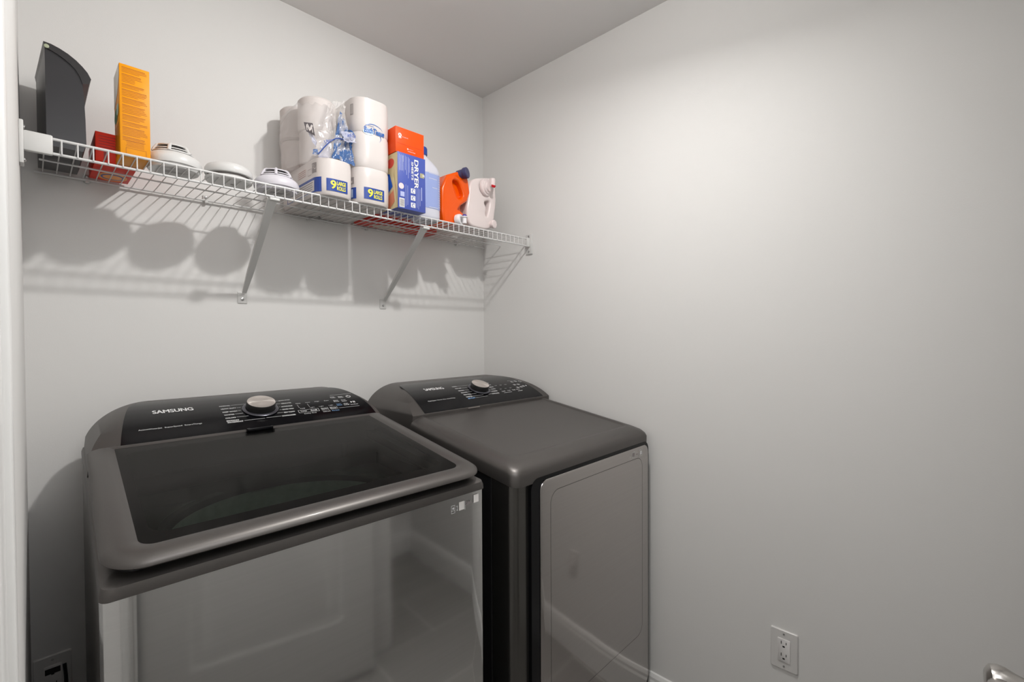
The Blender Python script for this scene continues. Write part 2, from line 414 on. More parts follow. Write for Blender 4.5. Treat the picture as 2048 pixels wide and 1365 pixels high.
def lettering(name, parent, mats, items, fn):
    """items: (text, x, t, height, align, width, mi, bold) or ('#rect', u0,u1,v0,v1,mi) or ('#line', ...)"""
    bm = NB()
    for it in items:
        if it[0] == '#rect': add_mapped(bm, rect2d(it[1], it[2], it[3], it[4], 4, 2), fn, it[5])
        elif it[0] == '#frame':
            _, u0, u1, v0, v1, w, mi = it
            for q in ((u0, u1, v0, v0+w), (u0, u1, v1-w, v1), (u0, u0+w, v0, v1), (u1-w, u1, v0, v1)): add_mapped(bm, rect2d(*q), fn, mi)
        elif it[0] == '#ring':
            _, cx, cy, r1, r2, mi = it; N = 20
            vs = [Vector((cx+r*math.cos(k*2*math.pi/N), cy+r*math.sin(k*2*math.pi/N), 0)) for r in (r1, r2) for k in range(N)]
            add_mapped(bm, (vs, [[k, (k+1) % N, N+(k+1) % N, N+k] for k in range(N)]), fn, mi)
        elif it[0] == '#poly': add_mapped(bm, ([Vector((a, b, 0)) for a, b in it[1]], [list(range(len(it[1])))]), fn, it[2])
        else:
            s, x, t, hgt, al, wd, mi, bo = it
            add_mapped(bm, shift(text2d(s, hgt, bo, wd, al), x, t), fn, mi)
    return link_mesh(name, bm, mats, parent, smooth=False)

# ------------------------------------------------------------------ washer
WX0, WX1, WYF, WYB = .0595, .7455, -.860, -.105
SL = .15
def WP(y): return 1.111+SL*(min(y, -.385)+.40)
wa = thing('washing_machine', (WX0, WYF, 0), 'wide dark grey top-loading washing machine with a smoked glass lid', 'washing machine')
bm = NB()
sh = lambda pts, dz: [Vector((x, y, WP(y)+dz)) for x, y in pts]
ring = rrect(WX0, WX1, WYF+.012, WYB, (.012, .012, .02, .02))
loft(bm, [[Vector((x, y, .03)) for x, y in ring], sh(ring, -.053)], capends=(True, False))
box(bm, WX0+.04, WX0+.09, WYF+.05, WYF+.10, 0, .04); box(bm, WX1-.09, WX1-.04, WYF+.05, WYF+.10, 0, .04)
box(bm, WX0+.04, WX0+.09, WYB-.10, WYB-.05, 0, .04); box(bm, WX1-.09, WX1-.04, WYB-.10, WYB-.05, 0, .04)
link_mesh('cabinet', bm, mat('dark_side_paint', (.20, .19, .18), .35, .6), wa)
bm = NB()                                          # bowed brushed front panel
N = 24
def front_ring(z, yf=WYF, x0=WX0, x1=WX1, thick=.03):
    out = []
    for k in range(N+1):
        t = k/N; x = x0+.012+(x1-x0-.024)*t
        out.append(Vector((x, yf+.002*(2*t-1)**2, z)))
    cornerR = [Vector((x1-.003, yf+.006, z)), Vector((x1+.0005, yf+.014, z)), Vector((x1+.0005, yf+thick, z))]
    cornerL = [Vector((x0-.0005, yf+thick, z)), Vector((x0-.0005, yf+.014, z)), Vector((x0+.003, yf+.006, z))]
    return cornerL+out+cornerR
loft(bm, [front_ring(.055), front_ring(.991), [v+Vector((0, .003, 0)) for v in front_ring(.994)]])
link_mesh('front_panel', bm, STEEL, wa, angle=28)
# top frame under the lid
bm = NB()
def plan(i, dz, r=.02, yf=WYF, yb=WYB, x0=WX0, x1=WX1, P=WP): return [Vector((x, y, P(y)+dz)) for x, y in rrect(x0+i, x1-i, yf+i, yb-i if i < .2 else yb, (r, r, .02, .02), 8)]
loft(bm, [plan(-.0015, -.0505, .012), plan(-.0015, -.042, .013), plan(.001, -.034, .014), plan(.012, -.029, .02), plan(.05, -.029, .03), plan(.05, -.05, .03)], capends=(False, False))
link_mesh('top_frame', bm, COVER, wa)
bm = NB(); loft(bm, [plan(.022, -.0295, .02), plan(.022, -.0135, .02)], cap=False); link_mesh('lid_gap_shade', bm, BLACKP, wa)  # black inset wall added to darken the gap under the lid
bm = NB(); tube(bm, [(WX0+.014, WYF-.0005, .9945), (WX1-.014, WYF-.0005, .9945)], .0009, 6); link_mesh('panel_edge_highlight', bm, GLINTM, wa)  # bright rod stands in for the highlight along the panel's top edge
# tub seen through the lid
TC = ((WX0+WX1)/2, -.60); TR = .245
bm = NB()
def circ(r, z, n=64): return [Vector((TC[0]+r*math.cos(k*2*math.pi/n), TC[1]+r*.98*math.sin(k*2*math.pi/n), z)) for k in range(n)]
def sq(z, n=64):
    out = []
    for k in range(n):
        a = k*2*math.pi/n; dx, dy = math.cos(a), math.sin(a); m_ = min((.31)/abs(dx) if dx else 9, (.24 if dy < 0 else .22)/abs(dy) if dy else 9)
        out.append(Vector((TC[0]+dx*m_, TC[1]+dy*m_, z)))
    return out
loft(bm, [sq(1.0), sq(.966), circ(TR+.02, .966), circ(TR+.004, .974), circ(TR-.004, .968), circ(TR-.006, .94)], cap=False)
link_mesh('tub_cover', bm, mat('dark_tub_plastic', (.012, .014, .012), .35), wa)
bm = NB(); loft(bm, [circ(TR-.012, .955), circ(TR-.014, .55), circ(TR-.06, .50), circ(.03, .50)], capends=(False, True))
link_mesh('drum', bm, mat('drum_metal', (.26, .31, .27), .4, .6, noise_amt=.3, nscale=60), wa)
# lid
lid_yb = -.365; lid_yf = -.871
def lp(i, dz, r, yf=lid_yf, back=0): return [Vector((x, y, WP(y)+dz)) for x, y in rrect(WX0+i, WX1-i, yf+i*1.0, lid_yb-back, (r, r, .004, .004), 10)]
gx = .046
bm = NB()
loft(bm, [lp(.014, -.0150, .045), lp(.005, -.0140, .052), lp(.001, -.0105, .055), lp(.002, -.0060, .053), lp(.009, -.0010, .049), lp(.020, .0018, .042), lp(.032, .0022, .034), lp(gx-.006, .0005, .026, back=.006), lp(gx, -.0022, .022, back=.009), lp(gx+.004, -.004, .02, back=.012)], cap=False)
lid = link_mesh('lid', bm, COVER, wa, angle=60)
# glass: black printed border + clear window
gp = [(x, y) for x, y in rrect(WX0+gx, WX1-gx, lid_yf+gx, lid_yb-.008, (.022, .022, .004, .004), 10)]
wn = rrect(.122, .676, -.795, -.41, .03, 10)
vs, fs = outline([gp, wn]); bm = NB(); add_mapped(bm, (vs, fs), lambda a, b, c=0: Vector((a, b, WP(b)-.0022)))
lgb = link_mesh('lid_glass_border', bm, BORDERG, lid, smooth=False)
bm = NB(); bm.faces.new([bm.verts.new((x, y, WP(y)-.0022)) for x, y in wn]); lw = link_mesh('lid_window', bm, LIDGLASS, lid, smooth=False)
for ob_ in (lw, lgb):
    if ob_.data.polygons[0].normal.z < 0: ob_.data.flip_normals()
bm = NB()                                          # finger catch at the rear middle of the lid
box(bm, .364, .425, -.384, -.365, WP(-.37)-.002, WP(-.37)+.006, .002)
link_mesh('lid_catch', bm, BLACKG, wa)
# console
wc = Console(WX0, WX1, (-.365, 1.103), .065, WYB, .135, .095)
body, face = build_console(wc, wa, (.055, .012), COVER)
dial(wc, .425, .104, .0365, wa)
fn0 = wc.map(.0012); fn = lambda x, t, c=0: fn0(x-.0172, t, c)
T = lambda s, x, t, h, al='LEFT', wd=None, mi=0, bo=0: (s, x, t, h, al, wd, mi, bo)
def ticks(rowsL, rowsR, xL, xR, cx, cy, R):
    out = []
    for xe, t in rowsL:
        dd = R*R-(t-cy)**2; xi = cx-(math.sqrt(dd) if dd > 0 else 0)-.002
        out.append(('#rect', xe, xi, t+.0002, t+.0011, 0))
    for xe, t in rowsR:
        dd = R*R-(t-cy)**2; xi = min(xe-.003, cx+(math.sqrt(dd) if dd > 0 else 0)+.002)
        out.append(('#rect', xi, xe, t+.0002, t+.0011, 0))
    return out
L_ = [('NORMAL', .143, .026), ('HEAVY DUTY', .124, .036), ('DEEP WASH', .105, .034), ('WHITES', .089, .024), ('COLORS', .073, .024), ('BEDDING/', .060, .029), ('WATERPROOF', .0525, .037)]
R_ = [('QUICK WASH', .143, .032), ('DELICATES', .122, .027), ('ACTIVEWEAR', .102, .031), ('RINSE+SPIN', .086, .030), ('SELF CLEAN', .070, .029), ('DOWNLOADED', .054, .036)]
it = [T('SAMSUNG', .205, .136, .0215, wd=.086, bo=.0011)]
it += [T('ActiveWaterJet', .170, .060, .0062, wd=.045), T('SuperSpeed', .220, .060, .0062, wd=.035), T('SmartThings', .260, .060, .0062, wd=.036)]
it += [T(s, .350, t-.003, .0056, wd=w, bo=.0002) for s, t, w in L_]
it += [T(s, .532-(.143-t)*.13, t-.003, .0056, 'RIGHT', w, 0, .0002) for s, t, w in R_]
it += ticks([(.352+w, t) for s, t, w in L_[:-2]]+[(.390, .053)], [(.530-(.143-t)*.13-w, t) for s, t, w in R_], 0, 0, .442, .104, .047)
for x, s in ((.546, 'Temp'), (.575, 'Soil'), (.607, 'Spin'), (.634, 'Rinse')): it.append(T(s, x, .062, .006, 'CENTER', .018, 0, .0002))
for x, s in ((.546, 'Hot'), (.574, 'Heavy'), (.601, 'High'), (.630, 'Extra')): it += [T(s, x, .110, .0045, 'CENTER', .013), T('Cold' if s == 'Hot' else 'Light', x+.002, .078, .0045, 'CENTER', .013)]
for x in (.540, .569): it += [('#rect', x, x+.0012, t, t+.003, 0) for t in (.086, .093, .100)]
it += [('#frame', .532, .590, .058, .072, .0007, 0), ('#frame', .598, .618, .058, .072, .0005, 0), ('#frame', .624, .646, .058, .072, .0005, 0)]
it += [T('Delay End', .561, .049, .005, 'CENTER', .034), T('Child Lock', .609, .049, .005, 'CENTER', .022), T('Pre Soak', .636, .049, .005, 'CENTER', .022, 1)]
for (x, t, s1, s2, mi) in ((.657, .130, 'My', 'Cycle', 0), (.681, .128, 'Smart', 'Monitor', 0), (.657, .104, 'Extra', 'Rinse', 0), (.681, .102, 'Deep', 'Steam', 0), (.657, .080, 'Super', 'Speed', 1), (.679, .079, 'Water', 'Level', 0)):
    it += [T(s1, x, t, .0048, 'CENTER', .014, mi, .0002), T(s2, x, t-.007, .0048, 'CENTER', .016, mi, .0002)]
it += [('#ring', .706, .126, .0055, .0075, 0), ('#rect', .7052, .7068, .128, .136, 0), ('#poly', [(.697, .082), (.697, .092), (.703, .087)], 0), ('#rect', .705, .707, .082, .092, 0), ('#rect', .709, .711, .082, .092, 0), T('Start/Pause', .703, .070, .0048, 'CENTER', .024)]
it += [('#rect', .655, .725, .1465, .1475, 0), ('#rect', .650, .715, .0605, .0613, 0)]
lettering('brand_lettering', face, [INK, INKB], it[:1], fn); lettering('feature_lettering', face, [INK, INKB], it[1:4], fn)
nb_ = 4+len(L_)+len(R_)+len(L_)-2+1+len(R_)
lettering('cycle_lettering', face, [INK, INKB], it[4:nb_], fn); lettering('button_lettering', face, [INK, INKB], it[nb_:], fn)
# badges on the front panel, upper right
ff = frame_fn((-.0125, WYF+.0011, .0065), (1, 0, 0), (0, 0, 1), .0008)
lettering('badge_print', wa, [INK, GREYINK], [('#frame', .6605, .671, .949, .967, .0009, 0), ('#ring', .666, .960, 0, .0026, 0), ('#rect', .6615, .670, .9545, .9553, 0),
    T('T', .674, .957, .006, wd=.006), T('x', .6745, .952, .004, wd=.005), T('20th', .7005, .9585, .009, wd=.016, mi=1, bo=.0004), ('#rect', .6985, .6995, .949, .969, 0)], ff)
STK = mat('white_sticker', (.78, .76, .74), .5)
lettering('energy_sticker', wa, [STK], [('#rect', .682, .697, .951, .970, 0), ('#rect', .7245, .7395, .958, .9765, 0)], ff)

wa.rotation_euler.z = math.radians(-1.9)
# ------------------------------------------------------------------ dryer
DX0, DX1, DYF, DYB = .840, 1.526, -.892, -.13
def DP(y): return 1.087+SL*(min(y, -.43)+.435)
dr = thing('clothes_dryer', ((DX0+DX1)/2, (DYF+DYB)/2, 0), 'dark grey front-loading dryer with a flat top in the corner by the right wall', 'dryer')
bm = NB()
ring = rrect(DX0+.004, DX1-.004, -.80, DYB, .006, 3)
loft(bm, [[Vector((x, y, .03)) for x, y in ring], [Vector((x, y, DP(y)-.054)) for x, y in ring]])
for fx in (DX0+.04, DX1-.09):
    for fy in (-.80, -.22): box(bm, fx, fx+.05, fy, fy+.05, 0, .04)
link_mesh('cabinet', bm, CABIN, dr)
bm = NB(); ring = rrect(DX0, DX1, DYF+.008, -.806, (.024, .024, .002, .002), 8)
loft(bm, [[Vector((x, y, .03)) for x, y in ring], [Vector((x, y, DP(y)-.0535)) for x, y in ring]])
# dark recess strip the door closes into
link_mesh('front_frame', bm, CORNER, dr, angle=50)
bm = NB(); loft(bm, [[Vector((x, y, z)) for x, z in rrect(.897, 1.519, .10, .9775, .03, 8)] for y in (-.85, -.8948)]); link_mesh('door_recess', bm, BLACKG, dr)
# door
bm = NB()
def dring(i, y, r): return [Vector((x, y, z)) for x, z in rrect(.931+i, 1.512-i, .12+i, .967-i, (r, r, r, r), 8)]
loft(bm, [dring(.002, DYF+.012, .026), dring(0, DYF-.002, .028), dring(0, DYF-.0045, .028), dring(.0008, DYF-.0055, .027), dring(.002, DYF-.0058, .026)])
dd = link_mesh('door', bm, mat('dark_stainless_door', (.47, .445, .43), .10, 1, noise_amt=.05, nscale=4, stretch=(.4, 1, 60)), dr, angle=25)
g1 = [(x, z) for x, z in rrect(.972, 1.470, .315, .931, .035, 8)]
g2 = [(x, z) for x, z in rrect(.9732, 1.4688, .3162, .9298, .034, 8)]
bm = NB(); add_mapped(bm, outline([g1, g2]), lambda a, b, c=0: Vector((a, DYF-.0058, b))); link_mesh('door_groove', bm, BLACKP, dd, smooth=False)
df = frame_fn((0, DYF-.0055, 0), (1, 0, 0), (0, 0, 1), .0006)
lettering('door_badge', dd, [INK, GREYINK], [('#frame', 1.402, 1.421, .936, .957, .0012, 0), ('#rect', 1.406, 1.417, .941, .952, 1), ('#frame', 1.449, 1.470, .934, .957, .0014, 0), ('#rect', 1.454, 1.466, .939, .952, 0), ('#rect', 1.386, 1.390, .942, .946, 0), ('#rect', 1.430, 1.438, .944, .946, 1)], df)
# top cover
def dring2(i, dz, r, yb=-.43): return [Vector((x, y, DP(y)+dz)) for x, y in rrect(DX0+i, DX1-i, DYF+i*1.15, yb, (r, r, .003, .003), 10)]
bm = NB()
loft(bm, [dring2(.004, -.0535, .024), dring2(-.0015, -.052, .026), dring2(-.002, -.024, .026), dring2(.0015, -.0145, .028), dring2(.008, -.0075, .032), dring2(.022, -.0015, .036), dring2(.042, .0026, .034), dring2(.047, .0022, .030), dring2(.051, -.0006, .028), dring2(.058, -.0014, .026)])
tc = link_mesh('top_cover', bm, COVER, dr, angle=60)
dc = Console(DX0, DX1, (-.433, 1.095), .085, DYB, .14, .10)
dbody, dface = build_console(dc, dr, (.052, .035), COVER)
dial(dc, 1.213, .104, .036, dr)
fn = dc.map(.0012)
L2 = [('NORMAL', .147, .024, 0), ('HEAVY DUTY', .127, .030, 0), ('BEDDING', .107, .027, 0), ('DELICATES', .090, .030, 0), ('PERM PRESS', .074, .036, 0), ('SANITIZE', .059, .030, 0), ('AIR FLUFF', .048, .036, 1)]
R2 = [('TIME DRY', .147, .024), ('QUICK DRY', .127, .026), ('WARM UP', .107, .026), ('TOWELS', .090, .024), ('ACTIVEWEAR', .074, .032), ('DOWNLOADED', .058, .038)]
it = [T('SAMSUNG', .985, .137, .021, wd=.085, bo=.0011), T('Multi-Steam', .945, .060, .006, wd=.034), T('Sensor Dry', .983, .060, .006, wd=.040), T('SmartThings', 1.027, .060, .006, wd=.036)]
it += [T(s, 1.112, t-.003, .0065, wd=w, mi=m_, bo=.0004) for s, t, w, m_ in L2]
it += [T(s, 1.302-(.147-t)*.24, t-.003, .0065, 'RIGHT', w, 0, .0004) for s, t, w in R2]
it += ticks([(1.114+w, t) for s, t, w, m_ in L2], [(1.300-(.147-t)*.24-w, t) for s, t, w in R2], 0, 0, 1.213, .104, .047)
for x in (1.312, 1.340, 1.368): it += [T('High', x, .113, .004, 'CENTER', .012), T('Low', x, .082, .004, 'CENTER', .010)]
for x, s in ((1.312, 'Level'), (1.342, 'Temp'), (1.370, 'Time'), (1.396, 'Dry')): it.append(T(s, x, .063, .006, 'CENTER', .018, 0, .0002))
it += [('#rect', 1.305, 1.350, .054, .0555, 0), ('#rect', 1.386, 1.412, .054, .056, 0)]
for x, t in ((1.424, .132), (1.447, .133), (1.412, .103), (1.435, .103), (1.408, .078), (1.430, .080), (1.448, .084)):
    it += [('#rect', x-.007, x+.005, t+.004, t+.006, 0), ('#rect', x-.006, x+.008, t-.002, t+.001, 0)]
it += [('#ring', 1.470, .130, .005, .007, 0), ('#rect', 1.41, 1.48, .147, .148, 0), ('#poly', [(1.463, .082), (1.463, .092), (1.470, .087)], 0)]
lettering('brand_lettering', dface, [INK, INKB], it[:1], fn); lettering('feature_lettering', dface, [INK, INKB], it[1:4], fn)
nb_ = 4+2*(len(L2)+len(R2))
lettering('cycle_lettering', dface, [INK, INKB], it[4:nb_], fn); lettering('button_lettering', dface, [INK, INKB], it[nb_:], fn)
bm = NB(); box(bm, 1.075, 1.130, -.438, -.4335, 1.0935, 1.0965); link_mesh('hinge_glint', bm, GLINTM, dr)  # small bright strip stands in for a glint at the hinge

# ------------------------------------------------------------------ wire shelf
SZ = 1.777; LY = -.305; XS0, XS1 = .0257, .0257+58*.0254
sf = thing('wire_shelf', (.76, -.15, SZ), 'long white wire shelf with a ladder-like front lip along the back wall', 'shelf')
def rod(name, a, b, r, m=WIRE, par=sf):
    bm = NB(); tube(bm, [a, b], r, 10); return link_mesh(name, bm, m, par)
rod('front_rod', (.0, LY, SZ), (1.530, LY, SZ), .0030)
rod('front_rod', (.0, LY, SZ-.031), (1.530, LY, SZ-.031), .0030)
rod('middle_rod', (.018, -.140, SZ-.004), (1.545, -.125, SZ-.004), .0022)
rod('rear_rod', (.010, -.012, SZ-.002), (1.545, -.012, SZ-.002), .0030)
def wire_mesh(x):
    bm = NB(); tube(bm, [(x, -.008, SZ+.0005), (x, -.15, SZ+.0005), (x, LY-.001, SZ+.0005), (x, LY-.0042, SZ-.003), (x, LY-.0042, SZ-.031)], .00135, 6)
    return bm
w0 = link_mesh('cross_wire', wire_mesh(XS0), WIRE, sf)
for k in range(1, 59):
    o = w0.copy(); COL.objects.link(o); o.parent = sf; o.matrix_parent_inverse = w0.matrix_parent_inverse.copy(); o.location.x = k*.0254
# end brackets
def end_bracket(xw, s, label):
    t = thing('end_bracket', (xw, LY, SZ), label, 'bracket', None)
    bm = NB(); a, b = sorted((xw, xw+s*.007)); box(bm, a, b, LY-.020, LY+.016, SZ-.066, SZ+.022, .002); link_mesh('wall_plate', bm, BRKT, t)
    bm = NB(); a, b = sorted((xw+s*.006, xw+s*(.050 if s > 0 else .024))); box(bm, a, b, LY-.009, LY+.004, SZ-.036, SZ+.0055, .003); link_mesh('sleeve', bm, BRKT, t)
    for z in (SZ+.012, SZ-.055):
        bm = NB(); lathe(bm, [(.0045, 0), (.0045, .002), (.002, .0035)], (xw+s*.007, LY-.002, z), (s, 0, 0), 14); link_mesh('screw', bm, SCREW, t)
end_bracket(XL, 1, 'white end bracket fixing the shelf lip to the left wall')
end_bracket(XR, -1, 'white end bracket fixing the shelf lip to the right wall')
# diagonal supports
def support(x, label):
    t = thing('support_bracket', (x, -.15, 1.6), label, 'bracket', None)
    a = Vector((x-.004, LY+.008, SZ-.036)); b = Vector((x+.004, -.010, 1.497)); d = (b-a).normalized(); n = Vector((1, 0, 0)); m_ = d.cross(n).normalized()
    bm = NB(); prof = [(-.011, .005), (-.011, -.004), (-.009, -.004), (-.009, .003), (.009, .003), (.009, -.004), (.011, -.004), (.011, .005)]
    loft(bm, [[p+n*u*k+m_*w*k2 for u, w in prof] for p, k, k2 in ((a, 1.15, 1), (a+d*.05, 1.0, 1), (b-d*.08, .8, 1), (b, .55, .6))])
    link_mesh('strut', bm, BRKT, t)
    bm = NB(); box(bm, x-.013, x+.013, LY-.004, LY+.022, SZ-.041, SZ-.0345, .001); link_mesh('lip_hook', bm, BRKT, t)
    bm = NB(); box(bm, x-.013, x+.015, -.003, 0, 1.462, 1.500, .0008); link_mesh('foot_plate', bm, BRKT, t)
    bm = NB(); lathe(bm, [(.0048, 0), (.0048, .002), (.002, .003)], (x+.001, -.003, 1.476), (0, -1, 0), 14); link_mesh('screw', bm, SCREW, t)
support(.482, 'diagonal white shelf support left of the torn-open tissue pack, below the rightmost detector')
support(.996, 'diagonal white shelf support below the white bottle, nearest the room corner')
def clip(x, label):
    t = thing('shelf_clip', (x, 0, SZ), label, 'clip', 'clips holding the rear rod of the shelf')
    bm = NB(); box(bm, x-.007, x+.007, -.006, 0, SZ-.008, SZ+.016, .002); box(bm, x-.004, x+.004, -.016, -.003, SZ-.010, SZ-.0035, .001); link_mesh('clip_body', bm, BRKT, t)
    bm = NB(); lathe(bm, [(.004, 0), (.004, .002), (.0015, .003)], (x, -.006, SZ+.009), (0, -1, 0), 12); link_mesh('screw', bm, SCREW, t)
clip(.110, 'small white wall clip under the black bin')
clip(.383, 'small white wall clip on the rear rod below the white detectors')
clip(.700, 'small white wall clip behind the tissue packs')
clip(.925, 'small white wall clip behind the dryer sheet box')
clip(1.375, 'small white wall clip on the empty right end of the shelf')
ZD = SZ+.002      # resting height on the deck

# ------------------------------------------------------------------ black bin
bn = thing('waste_bin', (.065, -.14, ZD), 'tall black plastic bin with a curved front at the left end of the shelf', 'bin')
BINM = mat('black_bin_plastic', (.020, .019, .022), .34)
YB0, YB1 = -.250, -.035
crv_i = [(at(a, b, YB0).x, at(a, b, YB0).z) for a, b in ((89, 94), (101, 100), (114, 108), (128, 118), (141, 129), (152, 141), (160, 154), (165, 168))]
crv_o = [(at(a, b, YB0).x, at(a, b, YB0).z) for a, b in ((86, 83), (102, 89), (119, 98), (136, 109), (152, 122), (165, 135), (175, 147), (182, 160))]
sidr = [(at(a, b, YB0).x, at(a, b, YB0).z) for a, b in ((168, 195), (171, 240), (173, 290))]+[(.089, ZD)]
base = [(.0295, ZD)]
def binout(y):
    k = (y-YB0)/(YB1-YB0)
    lp_ = base+[(crv_i[0][0], crv_i[0][1])]+crv_i[1:]+sidr
    return [Vector((x-(.012*k if x < .032 else 0), y, z)) for x, z in lp_]
bm = NB(); loft(bm, [binout(YB0), binout(YB1)]); link_mesh('bin_body', bm, BINM, bn, angle=25)
bm = NB(); rr_ = []
n_ = len(crv_o)
for y in (YB0-.003, YB1):
    k = (y-YB0)/(YB1-YB0)
    o_ = [Vector((x-(.012*k if i_ == 0 else 0), y, z)) for i_, (x, z) in enumerate(crv_o)]
    in_ = [Vector((x-(.012*k if i_ == n_-1 else 0), y, z-.001)) for i_, (x, z) in enumerate(reversed(crv_i))]
    rr_.append(o_+[o_[-1]+Vector((-.003, 0, -.012))]+in_)
loft(bm, rr_); link_mesh('rim', bm, mat('black_rim_plastic', (.02, .018, .019), .35), bn, angle=25)
bm = NB(); q = at(93, 92, YB0-.003); lathe(bm, [(.0042, -.002), (.0042, .0015), (.002, .002)], q, (.1, -1, 0), 12); link_mesh('rivet', bm, mat('olive_rivet', (.35, .38, .25), .5), bn)

# ------------------------------------------------------------------ red box lying on the deck (under / behind the orange box)
rb = thing('red_box', (.155, -.12, ZD), 'small red carton behind the tall orange box', 'box')
RED = mat('red_carton', (.74, .030, .008), .45, spec=.25)
bm = NB(); box(bm, .113, .193, -.205, -.025, ZD, ZD+.070, .001); link_mesh('carton', bm, RED, rb)
fb = frame_fn((0, 0, ZD), (1, 0, 0), (0, -1, 0), -.0)
fdown = lambda a, b, c=0: Vector((a, b, ZD-.0006))
bm = NB(); N = 28
def ell(cx, cy, rx, ry): return [Vector((cx+rx*math.cos(k*2*math.pi/N), cy+ry*math.sin(k*2*math.pi/N), 0)) for k in range(N)]
add_mapped(bm, (ell(.156, -.075, .030, .042), [list(range(N))]), fdown, 0)
add_mapped(bm, (ell(.156, -.075, .024, .030), [list(range(N))]), lambda a, b, c=0: Vector((a, b, ZD-.0009)), 1)
add_mapped(bm, (ell(.156, -.075, .020, .022), [list(range(N))]), lambda a, b, c=0: Vector((a, b, ZD-.0012)), 0)
link_mesh('oval_emblem', bm, [mat('orange_print', (.85, .30, .03), .4), NAVY], rb, smooth=False)
bm = NB()
for k in range(6): add_mapped(bm, rect2d(.119, .187-.01*(k % 2), ZD+.060-k*.0065, ZD+.0612-k*.0065), lambda a, b, c=0: Vector((a, -.2056, b)))
add_mapped(bm, rect2d(.128, .134, ZD+.004, ZD+.024), lambda a, b, c=0: Vector((a, -.2056, b)))
link_mesh('printed_text', bm, mat('maroon_print', (.25, .01, .01), .5), rb, smooth=False)

# ------------------------------------------------------------------ tall orange box
ob = thing('orange_box', (.18, -.25, ZD), 'tall yellow-orange carton covered in fine print standing on the shelf', 'box')
ORG = mat('amber_carton', (.82, .31, .002), .42, spec=.25)
OX0, OX1, OY0, OY1, OZ1 = .1500, .2060, -.293, -.200, 1.990
bm = NB(); box(bm, OX0, OX1, OY0, OY1, ZD, OZ1, .0008); link_mesh('carton', bm, ORG, ob)
fo = frame_fn((0, OY0, 0), (1, 0, 0), (0, 0, 1), .0005)
bm = NB(); z = OZ1-.007; k = 0; para = [4, 6, 3, 5, 4, 6, 4, 3, 6, 4, 3, 5]
for pi_, n_ in enumerate(para):
    for j in range(n_):
        ww = .046 if j < n_-1 else .034
        if pi_ == 1: ww = .024 if j > 2 else .040
        hgt = .0008 if j else .0012
        x1 = OX0+.005+ww*(.93+.07*math.sin(k*7.3)); k += 1
        if z > ZD+.035: add_mapped(bm, rect2d(OX0+.0045, x1, z-hgt, z), fo)
        z -= .0034
    z -= .0024
for j in range(5): add_mapped(bm, rect2d(OX0+.012+abs(j-2)*-.001, OX1-.012, ZD+.034-j*.003, ZD+.0346-j*.003), fo)
for q in ((OX0+.010, OX1-.008, ZD+.004, ZD+.0046), (OX0+.010, OX1-.008, ZD+.018, ZD+.0186), (OX0+.010, OX0+.0106, ZD+.004, ZD+.0186), (OX1-.0086, OX1-.008, ZD+.004, ZD+.0186)): add_mapped(bm, rect2d(*q), fo)
link_mesh('printed_text', bm, mat('brown_print', (.42, .11, .005), .5), ob, smooth=False)
fl = frame_fn((OX0, 0, 0), (0, -1, 0), (0, 0, 1), .0005)     # left face, u = -y
bm = NB()
add_mapped(bm, rect2d(.201, .2925, OZ1-.030, OZ1-.001), fl, 0)
add_mapped(bm, ([Vector((.201, OZ1-.030, 0)), Vector((.2925, OZ1-.030, 0)), Vector((.26, OZ1-.06, 0)), Vector((.201, OZ1-.08, 0))], [[0, 1, 2, 3]]), fl, 0)
add_mapped(bm, (ell(.232, OZ1-.105, .030, .017), [list(range(N))]), fl, 1)
add_mapped(bm, (ell(.262, OZ1-.098, .018, .013), [list(range(N))]), lambda a, b, c=0: fl(a, b, .0003), 2)
for j in range(10): add_mapped(bm, rect2d(.212, .280, OZ1-.135-j*.007, OZ1-.133-j*.007), fl, 3)
link_mesh('side_print', bm, [mat('pale_print', (.72, .66, .58), .45), mat('dark_green_print', (.05, .16, .05), .5), mat('mint_print', (.45, .55, .42), .5), bpy.data.materials['brown_print']], ob, smooth=False)

